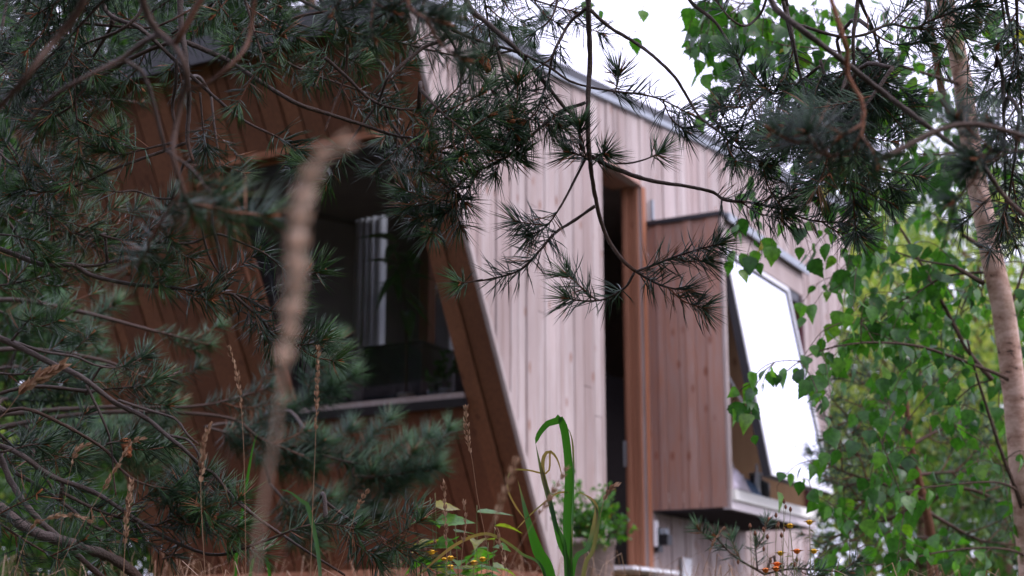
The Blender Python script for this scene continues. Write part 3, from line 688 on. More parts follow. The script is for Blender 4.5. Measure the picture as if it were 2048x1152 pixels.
def leafy_tree(name, label, cat, base, h, cr, cz, nclump, per, ls, mat, seed_tint=.5, group=None, lean=(0, 0), spread=.5, r0=.09):
    """broad-leaved tree: trunk, limbs to every clump of the crown, leaf clumps with gaps between"""
    x, y = base; z = float(ground_z(x, y)); loc = np.array([x, y, z]); root = thing(name, label, cat, loc, group)
    top = loc+[lean[0], lean[1], h*.85]; q = spline([loc-[0, 0, .1], loc+[lean[0]*.3, lean[1]*.3, h*.4], top], .15)
    mb = MB(); tube(mb, q, r0, .015, 9, .08, .5); mb.build('trunk', M['bark_pine'], root, True)
    lb = MB(); lv = Leaves(); c0 = loc+[lean[0]*.6, lean[1]*.6, cz]
    for k in range(nclump):
        v = unit(1)[0]*rng.uniform(.25, 1)**.6; c = c0+v*np.array([cr, cr, h-cz if v[2] > 0 else cz*.85])
        c[2] = max(c[2], z+.3)
        zz = min(max(c[2]-.4*rng.random()*h*.3-.2, loc[2]+.2), top[2]); i = int(np.argmin(np.abs(q[:, 2]-zz))); a = q[i]
        ql = spline([a, a*.45+c*.55+[0, 0, .12], c], .12); tube(lb, ql, .022, .005, 5, .1, .5)
        n = int(per*rng.uniform(.5, 1.4)); sz = spread*rng.uniform(.6, 1.3)
        p = c+rng.normal(0, 1, (n, 3))*np.array([sz, sz, sz*.6]); d = unit(n)*.7+[0, 0, -.6]; nn = unit(n)*.7+[0, 0, .8]
        lv.add(p, d, nn, ls*rng.uniform(.6, 1.2, n), np.clip(seed_tint+rng.normal(0, .14)+rng.normal(0, .14, n), 0, 1))
    cr_ = lb.build('limbs', M['bark_pine'], root, True); lv.build('crown', M[mat], root, False)
    return root
def far_pine(label, base, h, r, n, group=None, z0=.25, ln=.09, mat='needle_blue', nw=.0035):
    x, y = base; z = float(ground_z(x, y)); loc = np.array([x, y, z]); root = thing('pine_tree', label, 'pine tree', loc, group)
    mb = MB(); q = spline([loc-[0, 0, .1], loc+[.1, 0, h*.5], loc+[0, .1, h]], .2); tube(mb, q, .10, .02, 9, .08, .3); mb.build('trunk', M['bark_pine'], root, True)
    lb = MB(); nd = Needles()
    for k in range(n):
        f = z0+(1-z0)*(k+.5)/n; a0 = q[min(len(q)-1, int(f*(len(q)-1)))]; ph = k*2.4+rng.uniform(-.3, .3); L = r*(1-f*.75)*rng.uniform(.75, 1.15)
        o = np.array([math.cos(ph), math.sin(ph), 0]); e = a0+o*L+[0, 0, L*.22]; qb = spline([a0, a0+o*L*.5-[0, 0, .03*L], e], .06); tube(lb, qb, .014, .004, 5, .1, .3)
        tn = rng.uniform(.2, .6); nd.field(qb, .35, 1, 260, ln, nw, tn)
        for j in range(int(6+L*5)):
            i = int(rng.uniform(.25, 1)*(len(qb)-1)); d = o*.6+unit(1)[0]*.7+[0, 0, .15]; d /= np.linalg.norm(d); l2 = rng.uniform(.15, .38)*min(1, L)
            qs = spline([qb[i], qb[i]+d*l2*.5, qb[i]+d*l2+[0, 0, .06]], .05); tube(lb, qs, .005, .003, 4, .1, .5); nd.field(qs, .05, 1, 300, ln, nw, tn+rng.uniform(-.1, .15))
    o = lb.build('limbs', M['bark'], root, True); nd.build('needles', M[mat], root, False)
    return root

# ================================================================== background trees
# right of and behind the house: bright broad-leaved trees with sky between the clumps
bgr = [
 ('hazel_tree', 'sunny yellow-green tree directly right of the house edge', (4.4, 17), 4.6, 1.6, 2.6, 50, 140, .11, 'leaf_far', .85),
 ('hazel_tree', 'light green leafy tree behind the middle of the birch trunk', (5.7, 18), 5.6, 1.7, 3.0, 50, 130, .11, 'leaf_far', .7),
 ('maple_tree', 'deep green leafy tree low behind the right-hand young pine', (3.9, 14.4), 2.0, 1.0, 1.2, 30, 90, .09, 'leaf_far2', .6),
 ('maple_tree', 'darker green tree filling the lower right corner beyond the birch', (5.0, 15.4), 2.9, 1.3, 1.6, 32, 95, .10, 'leaf_far2', .6),
 ('linden_tree', 'tall pale green tree rising far behind the right end of the roof', (5.4, 23), 7.4, 2.3, 4.6, 60, 150, .14, 'leaf_far', .5),
 ('linden_tree', 'mid green tree at the far right beyond the sunny ones', (7.8, 24), 8.6, 2.4, 5.2, 60, 150, .14, 'leaf_far', .35),
 ('hazel_tree', 'mottled green and yellow bush in the gap left of the house', (-4.7, 14.5), 2.6, 1.4, 1.5, 46, 150, .11, 'leaf_far', .55),
 ('maple_tree', 'dark leafy tree at the left picture edge behind the pine boughs', (-5.2, 15.2), 7.0, 1.7, 4.0, 90, 190, .12, 'leaf_far2', .3),
 ('maple_tree', 'dark dense tree rising over the left end of the roof', (-3.0, 17.5), 9.5, 2.0, 6.6, 90, 190, .13, 'leaf_far2', .25),
 ('linden_tree', 'tall shaded tree far beyond the left end of the house', (-7.0, 20), 12.0, 3.0, 6.5, 120, 200, .15, 'leaf_far2', .35),
]
bgr.append(('hazel_tree', 'low dark green bush just left of the foot of the leaning wall', (-3.3, 12.6), 2.0, 1.1, 1.1, 40, 150, .09, 'leaf_far2', .5))
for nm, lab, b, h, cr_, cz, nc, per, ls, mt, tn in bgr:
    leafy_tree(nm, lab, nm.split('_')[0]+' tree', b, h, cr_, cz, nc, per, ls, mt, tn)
far_pine('tall blurred pine rising behind the dark front wall, left of the roof corner', (-2.3, 15.5), 9.6, 2.4, 46)
far_pine('blurred pine behind the left end of the roof', (-4.6, 17.5), 10.5, 2.4, 44)
far_pine('pale distant pine standing against the white sky over the ridge of the flashing', (.2, 27), 12.0, 1.9, 40, ln=.12, nw=.005)

# ================================================================== the overhanging pine in the middle and upper left
T1 = Pine('big pine whose boughs hang over the roof corner, upper left and centre', (-2.45, 3.0), 7.5, .13, (.2, -.2))
T1.bough([P(-250, -160, 2.75), P(300, -190, 2.65), P(800, -210, 2.6), P(1200, -190, 2.55), P(1600, -170, 2.6)], .03, .010)
T1.bough([P(-500, -260, 1.9), P(100, -330, 1.6), P(600, -300, 1.45)], .018, .006)
T1.bough([P(-400, -50, 3.6), P(-60, -130, 3.4), P(500, -170, 3.3), P(900, -190, 3.3)], .025, .008)
Z = 2.6
def h(pts, r0, r1, d0=Z, d1=None, t=T1, **kw): return t.px(pts, d0, d1, r0=r0, r1=r1, **kw)
# central hanging system
h([(1176, -70), (1177, 30), (1180, 120), (1176, 200), (1178, 300), (1192, 400), (1212, 470), (1245, 520), (1272, 543)], .0052, .0032, ext=True)
h([(1272, 543), (1305, 531), (1345, 515), (1400, 498), (1437, 488)], .0026, .0014, fol=(.12, 1), shoots=1, tint=.3, dens=479)
h([(1272, 543), (1300, 560), (1335, 575), (1375, 580)], .0026, .0014, fol=(.05, 1), shoots=2, slen=(.04, .08), tint=.25, dens=479)
h([(1268, 546), (1250, 575), (1210, 598), (1170, 602), (1135, 597)], .0024, .0013, fol=(.25, 1), shoots=1, slen=(.04, .07), tint=.4)
h([(1190, 412), (1150, 440), (1110, 466), (1080, 500), (1040, 540), (980, 558), (922, 566)], .0030, .0013, fol=(.28, .80), tint=.22, dens=514)
h([(965, 559), (940, 564), (921, 566)], .0015, .0013, fol=(.5, 1), dens=390, tint=.6)
h([(1177, 305), (1152, 355), (1120, 415), (1090, 455), (1060, 470)], .0026, .0013, fol=(.62, 1), shoots=1, slen=(.04, .07), tint=.3)
h([(1180, 312), (1230, 337), (1300, 361), (1370, 372), (1425, 384), (1450, 400), (1500, 405), (1560, 418), (1620, 440), (1690, 446)], .0042, .0015, fol=(.50, 1), shoots=4, slen=(.05, .09), tint=.28, dens=410)
h([(1228, 327), (1262, 326), (1295, 317), (1318, 306)], .0018, .0013, fol=(.85, 1), tint=.5, dens=520)
h([(1180, 322), (1165, 312), (1140, 305)], .0022, .0014, fol=(.1, 1), shoots=1, slen=(.03, .05), tint=.3, dens=557)
h([(1180, 322), (1195, 312), (1210, 308)], .0022, .0014, fol=(.1, 1), shoots=0, slen=(.03, .04), tint=.3, dens=557)
h([(925, -70), (935, 7), (985, 55), (1032, 98), (1077, 150), (1129, 215), (1153, 240), (1163, 300)], .0055, .0026, ext=True, bark=.2)
h([(903, 59), (962, 83), (1025, 101), (1091, 130), (1136, 160), (1178, 174), (1240, 184), (1285, 189), (1327, 201), (1375, 226)], .0030, .0014, fol=(.68, 1), shoots=2, slen=(.04, .08), tint=.2, dens=360)
h([(1228, 186), (1236, 165), (1237, 145)], .0018, .0013, fol=(.2, 1), dens=520, tint=.3)
h([(1172, 16), (1140, 45), (1120, 80), (1105, 112), (1098, 150), (1085, 190), (1072, 225), (1050, 245)], .0032, .0015, fol=(.3, 1), shoots=3, slen=(.05, .08), tint=.25, dens=514)
h([(1128, -70), (1115, 0), (1100, 40), (1066, 66)], .0030, .0014, fol=(.8, 1), ext=True, tint=.35, shoots=0)
h([(1180, 20), (1220, 55), (1270, 85), (1310, 115), (1350, 155), (1378, 200), (1400, 235), (1440, 265), (1465, 290), (1490, 298), (1560, 303), (1618, 306)], .0034, .0014, Z, 2.5, fol=(.70, 1), shoots=3, slen=(.04, .08), tint=.3, dens=445)
h([(650, 226), (720, 248), (790, 271), (834, 278), (865, 298), (910, 309), (985, 300)], .0034, .0015, fol=(.42, 1), shoots=4, tint=.4, dens=514)
h([(1171, 205), (1118, 226), (1067, 267), (1025, 305), (983, 330), (945, 347), (907, 378), (860, 405), (815, 414)], .0032, .0015, fol=(.30, 1), shoots=4, tint=.35, dens=514)
h([(650, 115), (692, 153), (740, 198), (789, 217), (834, 219), (893, 222), (945, 224)], .0034, .0014, fol=(.35, 1), shoots=3, tint=.45)
h([(905, -60), (893, 66), (844, 97), (782, 149), (768, 174), (754, 208), (709, 271), (680, 320), (652, 368)], .0042, .0015, fol=(.80, 1), shoots=1, ext=True)
h([(893, 66), (914, 104), (922, 156), (917, 200), (905, 235)], .0026, .0014, fol=(.8, 1), shoots=0)
h([(945, 62), (955, 132), (983, 180), (1012, 218)], .0028, .0014, fol=(.7, 1), shoots=2, slen=(.05, .08), tint=.3, cone=.97)
h([(1027, 101), (995, 107), (966, 114)], .0020, .0014, fol=(.35, 1), shoots=0, slen=(.03, .04), tint=.35, cone=.9)
h([(1060, 262), (1035, 285), (1020, 240)], .0022, .0014, fol=(.1, 1), shoots=1, slen=(.05, .09), tint=.35)
h([(900, 372), (920, 395), (880, 440), (862, 470)], .0022, .0014, fol=(.2, 1), shoots=1, slen=(.05, .08), tint=.3)
# upper left
h([(361, -70), (361, 35), (370, 104), (375, 156), (378, 215), (375, 278), (386, 322)], .0062, .0032, bark=.1, ext=True)
h([(185, -60), (215, 25), (278, 56), (340, 111), (413, 180), (486, 240), (562, 278), (600, 305)], .0046, .0018, fol=(.88, 1), shoots=2, ext=True, bark=.2)
h([(361, 80), (450, 118), (520, 163), (590, 205), (650, 226), (700, 242)], .0046, .0034, bark=.2)
h([(290, -60), (285, 14), (243, 59), (167, 90), (139, 122), (104, 150), (59, 160)], .0036, .0015, fol=(.82, 1), ext=True, shoots=2)
h([(358, 80), (299, 100), (222, 139), (167, 180), (139, 215), (76, 250)], .0040, .0016, bark=.4, fol=(.88, 1), shoots=2)
h([(90, 35), (174, 47), (288, 56), (333, 45), (380, 20)], .0030, .0020, bark=.4)
h([(150, 55), (120, 40), (85, 32)], .0020, .0014, fol=(.1, 1), shoots=2, tint=.6)
h([(374, 285), (299, 312), (222, 340), (153, 372), (90, 384), (45, 376)], .0030, .0014, fol=(.72, 1), shoots=4, tint=.35)
h([(347, 285), (285, 299), (243, 309), (212, 297)], .0024, .0014, fol=(.3, 1), shoots=3, slen=(.04, .07), tint=.55)
h([(345, 398), (312, 396), (271, 382), (236, 384), (206, 378)], .0022, .0013, fol=(.8, 1), tint=.6, dens=400, ext=True)
h([(60, -50), (52, 0), (38, 49), (0, 96), (-40, 150)], .0036, .0022, ext=True)
h([(575, -50), (560, 20), (590, 45), (620, 55), (655, 64)], .0026, .0014, fol=(.8, 1), ext=True, shoots=2)
h([(505, 54), (560, 45), (620, 28), (700, 18), (720, 5)], .0032, .0018, bark=.6, fol=(.6, 1), shoots=3)
h([(353, 118), (352, 165), (345, 215), (352, 250)], .0034, .0026, bark=.3)
h([(400, 185), (405, 245), (412, 300)], .0020, .0014, fol=(.6, 1), tint=.3)
h([(695, 90), (690, 150), (665, 220), (650, 262)], .0024, .0016, bark=.6)
# the near, out-of-focus boughs
h([(270, -90), (285, 0), (312, 59), (354, 97), (375, 153), (366, 190), (350, 260), (347, 312), (365, 380), (386, 430)], .0040, .0020, 1.42, bark=.5, ext=True, fol=(.86, 1), shoots=3, dens=396, hi=False)
h([(190, -80), (163, 10), (110, 80), (76, 121), (48, 160), (0, 212), (-50, 270)], .0036, .0028, 1.35, bark=.55, ext=True, hi=False)
h([(320, 70), (295, 80), (240, 120), (174, 153), (104, 194), (60, 240)], .0030, .0016, 1.45, bark=.5, hi=False)
h([(515, -60), (500, 62), (486, 104), (440, 150), (416, 167), (375, 181)], .0024, .0017, 1.4, bark=.7, ext=True, hi=False)
h([(800, -80), (815, 5), (845, 35), (885, 45)], .0026, .0020, 1.5, bark=.75, ext=True, hi=False, fol=(.45, 1), shoots=2, slen=(.03, .06))
h([(720, -80), (745, 0), (790, 25)], .0020, .0014, 1.75, ext=True, hi=False, fol=(.2, 1), shoots=5, slen=(.05, .08), tint=.2)
h([(330, 300), (385, 340), (420, 385), (450, 395)], .0018, .0012, 1.55, ext=True, hi=False, fol=(.3, 1), shoots=2, slen=(.03, .06), tint=.45)
# dense sprays filling the upper left, at several depths
SP = []
def fill(tree, n, xr, yr, dr, size=(.22, .4), ang=(60, 170), dens=316, avoid=None, **kw):
    for k in range(n):
        for _ in range(20):
            x, y = rng.uniform(*xr), rng.uniform(*yr)
            if avoid is None or not avoid(x, y): break
        d = rng.uniform(*dr); tree.spray(x, y, d, rng.uniform(*ang), rng.uniform(*size), n=int(rng.integers(4, 8)), hi=d < 3.2 and d > 1.9, dens=dens*(1 if d < 3.2 else .8), rad=.0007 if d < 3.2 else .0009, **kw)
fill(T1, 10, (0, 340), (-60, 150), (2.3, 3.3))
fill(T1, 8, (360, 800), (-60, 75), (2.4, 3.3), ang=(20, 150))
fill(T1, 1, (420, 760), (100, 250), (2.7, 3.6), ang=(20, 120))
fill(T1, 5, (10, 300), (120, 250), (3.2, 4.2), ang=(30, 160), ln=.055)
fill(T1, 2, (700, 870), (270, 360), (2.5, 3.2), size=(.16, .28), ang=(20, 150))
fill(T1, 1, (330, 560), (230, 330), (2.8, 3.6), size=(.16, .26))
fill(T1, 2, (860, 1060), (180, 340), (2.5, 2.8), size=(.12, .2), ang=(20, 150))
fill(T1, 3, (880, 1060), (-50, 20), (2.6, 3.2), size=(.14, .24), ang=(20, 110))

# ================================================================== right upper pine
T2 = Pine('pine reaching in from the right, its dark sprays hanging above the box window', (2.75, 2.9), 7, .12, (-.2, 0))
T2.bough([P(2350, -120, 2.6), P(1950, -190, 2.5), P(1600, -190, 2.45), P(1350, -160, 2.5)], .03, .008)
T2.bough([P(2500, -260, 2.0), P(2000, -280, 1.75), P(1550, -240, 1.6)], .016, .006)
def g(pts, r0, r1, d0=2.5, d1=None, **kw): return T2.px(pts, d0, d1, r0=r0, r1=r1, **kw)
g([(1520, -90), (1542, 0), (1563, 28), (1612, 66), (1681, 118), (1765, 184), (1848, 247), (1917, 299), (1966, 333), (2008, 392), (2060, 440)], .0044, .0028, 1.9, 1.9, ext=True, bark=.25)
g([(1565, -60), (1570, 0), (1584, 69), (1595, 128), (1608, 174), (1627, 214)], .0040, .0022, ext=True, bark=.2, fol=(.8, 1), shoots=2)
g([(1360, -60), (1379, 0), (1431, 45), (1470, 111), (1487, 153), (1501, 201), (1515, 252)], .0036, .0015, ext=True, fol=(.68, 1), shoots=5, tint=.2, dens=343)
g([(1545, -60), (1532, 0), (1518, 31), (1490, 52), (1459, 35), (1431, 0), (1405, -20)], .0026, .0014, ext=True, fol=(.7, 1), shoots=2, tint=.3)
g([(1722, -60), (1716, 0), (1706, 90), (1712, 180), (1700, 240)], .0044, .0020, ext=True, fol=(.55, 1), shoots=5)
g([(1712, 95), (1740, 125), (1755, 165), (1748, 215)], .0026, .0015, fol=(.3, 1), shoots=4, tint=.25)
g([(1715, -60), (1723, 7), (1747, 62), (1761, 139), (1751, 208)], .0034, .0018, ext=True, fol=(.55, 1), shoots=5)
g([(1595, 49), (1678, 73), (1730, 69), (1779, 49), (1827, 56), (1869, 38), (1949, 7)], .0030, .0016, fol=(.35, 1), shoots=7, tint=.35)
g([(1640, 132), (1600, 163), (1555, 188), (1530, 178)], .0028, .0014, fol=(.35, 1), shoots=5, tint=.25)
g([(1640, 120), (1656, 165), (1690, 190), (1730, 200)], .0028, .0014, fol=(.2, 1), shoots=5, tint=.2)
g([(1692, 290), (1697, 330), (1703, 375), (1712, 410)], .0026, .0014, fol=(.05, 1), shoots=7, slen=(.06, .1), tint=.2, ext=True)
g([(1420, 230), (1450, 262), (1490, 300), (1530, 330)], .0024, .0014, fol=(.2, 1), shoots=4, tint=.3, ext=True)
g([(2008, -60), (2011, 0), (2028, 87), (2039, 174), (2046, 260)], .0034, .0018, ext=True, fol=(.5, 1), shoots=5)
g([(1695, 100), (1695, 153), (1726, 208), (1716, 285), (1668, 314), (1635, 300), (1612, 265)], .0024, .0021, 1.55, bark=.9, ext=True, hi=False, fol=(.30, 1), shoots=6, slen=(.03, .07), tint=.15)
g([(2090, 285), (2040, 305), (1995, 300), (1950, 318)], .0026, .0016, 1.6, bark=.5, ext=True, hi=False, fol=(.2, 1), shoots=5, slen=(.04, .07), tint=.15)
fill(T2, 3, (1600, 1800), (-40, 260), (2.4, 2.9), size=(.15, .28), ang=(40, 140))
fill(T2, 2, (1620, 1780), (180, 300), (2.2, 2.6), size=(.15, .24), ang=(50, 130))
fill(T2, 3, (1900, 2070), (-40, 130), (2.2, 3.0), size=(.15, .28), ang=(60, 150))
fill(T2, 2, (1980, 2070), (280, 460), (2.4, 3.0), size=(.18, .28), ang=(60, 150))

# ================================================================== low left pine
T3 = Pine('younger pine spreading long bare limbs across the left and lower left', (-1.75, 2.75), 3.6, .06, (.1, .1))
T3.bough([P(-300, 420, 2.75), P(-60, 480, 2.65)], .012, .008); T3.bough([P(-300, 640, 2.7), P(-40, 670, 2.65)], .012, .008)
T3.bough([P(-260, 780, 2.7), P(-60, 840, 2.65)], .012, .008); T3.bough([P(-260, 860, 2.6), P(-40, 960, 2.6)], .014, .010)
def l(pts, r0, r1, d0=2.62, d1=None, **kw): return T3.px(pts, d0, d1, r0=r0, r1=r1, **kw)
l([(-60, 478), (0, 498), (45, 515), (94, 531), (149, 530), (181, 550), (260, 568), (365, 578), (465, 588), (503, 602), (538, 620), (590, 622)], .0052, .0016, bark=.15, fol=(.58, 1), shoots=6, slen=(.05, .11), dens=409, tint=.3, ext=True)
l([(149, 529), (191, 531), (243, 519), (290, 521), (330, 532)], .0030, .0016, fol=(.55, 1), shoots=2, tint=.5, cone=.5)
l([(465, 588), (521, 637), (556, 679), (604, 690), (645, 682)], .0030, .0015, fol=(.15, 1), shoots=4, slen=(.05, .09), tint=.5)
l([(316, 484), (382, 486), (430, 468), (479, 484), (531, 508), (569, 540), (600, 552), (640, 543)], .0026, .0013, fol=(.60, 1), shoots=1, slen=(.03, .06), tint=.5, dens=283, ext=True)
l([(200, 470), (250, 480), (300, 470), (345, 478)], .0024, .0014, fol=(.2, 1), shoots=4, slen=(.05, .08), tint=.35, ext=True)
l([(417, 432), (434, 484), (451, 560)], .0034, .0026, ext=True); l([(400, 440), (417, 510), (450, 565)], .0024, .0018, ext=True)
l([(-50, 660), (21, 685), (104, 727), (160, 752), (230, 805), (290, 835), (335, 872), (370, 900), (400, 930), (430, 950), (470, 1000), (520, 1040), (565, 1072)], .0060, .0020, bark=.05, ext=True)
l([(21, 685), (40, 660), (62, 636)], .0024, .0014, fol=(.3, 1), shoots=2, slen=(.04, .06), tint=.55)
l([(24, 682), (87, 703), (149, 713), (194, 731), (243, 734), (290, 712)], .0030, .0015, 2.62, 3.1, fol=(.75, 1), shoots=2, ext=False)
l([(-50, 470), (0, 469), (30, 472), (70, 482)], .0022, .0014, fol=(.6, 1), shoots=1, tint=.6, ext=True)
l([(-50, 830), (0, 825), (52, 818), (121, 846), (208, 898), (243, 940), (285, 967), (354, 981)], .0038, .0020, bark=.5, fol=(.85, 1), shoots=2, ext=True)
l([(-50, 880), (0, 891), (45, 912), (104, 953), (174, 978), (222, 1005), (295, 1054), (361, 1089), (434, 1110), (521, 1085), (604, 1054), (660, 1048), (715, 1060)], .0052, .0016, bark=.2, fol=(.83, 1), shoots=2, tint=.45, ext=True)
l([(-60, 990), (0, 1016), (69, 1064), (174, 1096), (240, 1125), (300, 1175)], .0105, .0085, 2.55, bark=.05, ext=True)
l([(-30, 860), (0, 915), (28, 974), (69, 1030), (139, 1096), (215, 1165)], .0060, .0050, bark=.05, ext=True)
l([(31, 946), (87, 978), (139, 1016), (198, 1058), (253, 1060), (312, 1050), (368, 1026)], .0034, .0018, bark=.3, fol=(.85, 1), shoots=1)
l([(173, 770), (208, 845), (222, 890), (228, 960), (232, 990)], .0026, .0014, bark=.1)
l([(212, 888), (240, 882), (270, 880)], .0022, .0014, fol=(.1, 1), shoots=1, tint=.5, cone=.6)
l([(236, 800), (299, 821), (350, 838), (375, 870), (396, 888)], .0026, .0020, bark=.05); l([(335, 870), (375, 880), (395, 905), (400, 930)], .0026, .0018, bark=.05)
l([(451, 964), (479, 1002), (517, 1037), (562, 1068), (625, 1110), (690, 1150)], .0030, .0022, 2.7, bark=.1)
l([(430, 952), (410, 975), (395, 985)], .0026, .0018, fol=(.2, 1), shoots=3, slen=(.05, .09), tint=.35)
l([(375, 1030), (400, 1045), (440, 1050), (480, 1055)], .0030, .0016, fol=(.25, 1), shoots=4, slen=(.05, .09), tint=.6, cone=.2)
l([(385, 1060), (388, 1030), (384, 1000)], .0026, .0016, fol=(.15, 1), shoots=4, slen=(.04, .08), tint=.3)
l([(170, 790), (200, 780), (250, 775), (300, 772)], .0022, .0014, 3.0, fol=(.2, 1), shoots=2, ext=True)
l([(357, 1089), (345, 1110), (325, 1118)], .0022, .0016); l([(0, 905), (60, 890), (90, 888)], .0024, .0015, fol=(.3, 1), shoots=2, tint=.45)
fill(T3, 5, (0, 150), (840, 1120), (2.5, 3.1), ang=(-20, 60), size=(.18, .3))
fill(T3, 1, (150, 300), (1000, 1140), (2.5, 3.0), ang=(-30, 50), size=(.16, .28))
fill(T3, 3, (0, 90), (400, 640), (2.9, 3.8), ang=(-20, 50), size=(.2, .34))
fill(T3, 2, (0, 110), (560, 800), (2.7, 3.6), ang=(-20, 50), size=(.2, .3))
fill(T3, 1, (640, 760), (1050, 1140), (2.7, 3.0), ang=(-30, 40), size=(.12, .2))
fill(T3, 3, (0, 100), (280, 470), (2.6, 3.4), ang=(0, 60), size=(.2, .3))
fill(T3, 0, (430, 560), (560, 700), (2.7, 3.1), ang=(0, 60), size=(.14, .22))

# ================================================================== soft pine in the middle distance
T4 = Pine('soft blurred pine near the leaning wall, boughs crossing below the picture window', (-2.9, 4.9), 4.2, .07, (.1, 0), needle='needle_blue')
for pts in ([(-200, 640), (0, 600), (150, 622), (300, 660), (420, 690)], [(-200, 860), (0, 830), (200, 815), (400, 812), (541, 776)], [(-200, 900), (150, 830), (434, 832), (521, 877), (610, 914)], [(-200, 760), (0, 700), (200, 720), (340, 780)]):
    q = T4.px(pts, 4.4, 4.5, r0=.010, r1=.004, ext=True, bark=.3, hi=False, fol=(.8, 1), shoots=3, slen=(.08, .14), rad=.001, ln=.06)
for (x, y, a, s_) in [(610, 800, -25, .2), (640, 905, 15, .3), (735, 925, 10, .34), (790, 945, -5, .28), (690, 990, 20, .22), (560, 900, 25, .24), (590, 1010, 40, .2), (470, 870, 15, .2), (60, 640, 20, .34), (110, 745, 10, .3), (50, 800, 10, .36), (170, 900, 5, .3), (80, 880, 20, .34), (265, 890, 10, .2)]:
    T4.spray(x, y, rng.uniform(4.5, 5.1), a, s_, n=6, hi=False, dens=900, rad=.0011, ln=.078, r0=.005, r1=.002, slen=(.07, .13), tint=rng.uniform(.35, .65))

# ================================================================== young pine at lower right
T5 = Pine('young pine with slim brown stem behind the birch branches at lower right', (P(1868, 1152, 5.0)[0], P(1868, 1152, 5.0)[1]), 1.0, .02, needle='needle_blue', trunk=False)
qs = spline([np.array([*P(1868, 1152, 5.0)[:2], T5.loc[2]-.05]), P(1866, 1152, 5.0), P(1858, 1050, 5.0), P(1838, 960, 5.0), P(1820, 880, 5.0), P(1812, 800, 5.0)], .03)
mb = MB(); tube(mb, qs, .030, .008, 10, .08, .5); mb.build('trunk', M['bark_red'], T5.root, True); T5.reg = [qs]
for pts in ([(1846, 1000), (1790, 975), (1700, 948), (1650, 925)], [(1850, 1012), (1900, 980), (1960, 985), (2048, 1035), (2120, 1060)], [(1842, 1010), (1760, 1045), (1690, 1065), (1640, 1090)],
            [(1818, 880), (1790, 800), (1765, 765), (1700, 740)], [(1812, 800), (1780, 790), (1720, 830), (1680, 850)], [(1812, 800), (1830, 760), (1860, 740)], [(1850, 1020), (1900, 1050), (1960, 1080), (2040, 1090)],
            [(1800, 985), (1740, 1000), (1700, 1000)], [(1822, 890), (1880, 860), (1930, 850)], [(1835, 950), (1780, 925), (1700, 905), (1660, 890)], [(1830, 950), (1890, 945), (1960, 940)]):
    T5.px(pts, 5.0, rng.uniform(4.8, 5.2), r0=.008, r1=.003, ext=False, hi=False, fol=(.25, 1), shoots=8, slen=(.08, .16), dens=277, rad=.001, ln=.058, bark=.6)
T6 = Pine('small pine sapling tip poking up in front of the wall below the box window', (P(1560, 1152, 3.4)[0], P(1560, 1152, 3.4)[1]), .8, .008, needle='needle_blue', trunk=False)
qs = spline([np.array([*P(1560, 1152, 3.4)[:2], T6.loc[2]-.05]), P(1556, 1180, 3.4), P(1530, 1150, 3.4), P(1500, 1132, 3.4)], .02)
mb = MB(); tube(mb, qs, .007, .003, 8, .08, .5); mb.build('trunk', M['bark_twig'], T6.root, True); T6.reg = [qs]
T6.px([(1500, 1132), (1475, 1117), (1455, 1100), (1430, 1072)], 3.4, r0=.0026, r1=.0016, fol=(.1, 1), shoots=3, slen=(.04, .06), ln=.042, dens=277)
T6.px([(1515, 1140), (1512, 1110), (1511, 1085)], 3.4, r0=.0022, r1=.0014, fol=(.1, 1), shoots=1, slen=(.04, .06), ln=.036, dens=320)
T6.px([(1530, 1148), (1580, 1138), (1640, 1140), (1700, 1146)], 3.4, r0=.0024, r1=.0014, fol=(.1, 1), shoots=3, slen=(.04, .06), ln=.04, dens=380)

# ================================================================== birch
bz = 4.0
base = P(2080, 1152, bz); gb = np.array([base[0], base[1], ground_z(base[0], base[1])-.1])
BI = Birch('slim pale-barked birch crossing the right side, leaves dangling in front of the box window', [gb, P(2066, 1152, bz), P(2045, 950, bz), P(2031, 800, bz), P(2018, 700, bz), P(2003, 600, bz), P(1985, 520, bz), P(1968, 430, bz), P(1950, 350, bz), P(1937, 260, bz), P(1925, 160, bz), P(1905, 60, bz), P(1880, -60, bz), P(1860, -350, bz)], .043, .019)
b_ = BI.px
b_([(1937, 262), (1914, 240), (1890, 205), (1879, 156), (1862, 59), (1850, -60)], bz, r0=.012, r1=.007, bark='bark_red', twigs=3)
b_([(1880, -60), (1780, -130), (1640, -120), (1500, -90), (1380, -60), (1290, -40)], bz, 3.6, r0=.012, r1=.004)
b_([(1966, 496), (1945, 482), (1926, 470)], bz, 3.9, r0=.007, r1=.005)
b_([(1966, 566), (1935, 548), (1908, 532)], bz, 3.9, r0=.007, r1=.005)
b_([(1908, 532), (1840, 520), (1780, 500), (1720, 490)], 3.9, 4.1, r0=.003, r1=.0015, twigs=6, leaves=.7)
b_([(2035, 770), (1994, 748), (1903, 713), (1834, 692), (1758, 685), (1695, 689), (1636, 703), (1600, 722), (1570, 745)], bz, 3.7, r0=.0055, r1=.0015, leaves=.75, twigs=10, tl=(.08, .2))
b_([(1600, 722), (1560, 722), (1525, 735), (1500, 770), (1495, 815)], 3.7, r0=.0015, r1=.0008, leaves=.85, twigs=5, tl=(.05, .11))
b_([(1990, 550), (1966, 545), (1890, 553), (1841, 581), (1792, 609), (1760, 640)], bz, 4.1, r0=.004, r1=.0015, leaves=.8, twigs=8)
b_([(1985, 760), (1935, 700), (1883, 602), (1820, 488), (1790, 440)], 4.1, 4.2, r0=.007, r1=.003, twigs=8)
b_([(2050, 1040), (2035, 988), (2008, 919), (1980, 835), (1950, 740), (1935, 680)], bz, 3.9, r0=.007, r1=.003, twigs=6)
b_([(2056, 1115), (2020, 1100), (1956, 1096), (1869, 1106), (1779, 1127), (1700, 1130)], bz, 3.8, r0=.004, r1=.0015, leaves=.8, twigs=7)
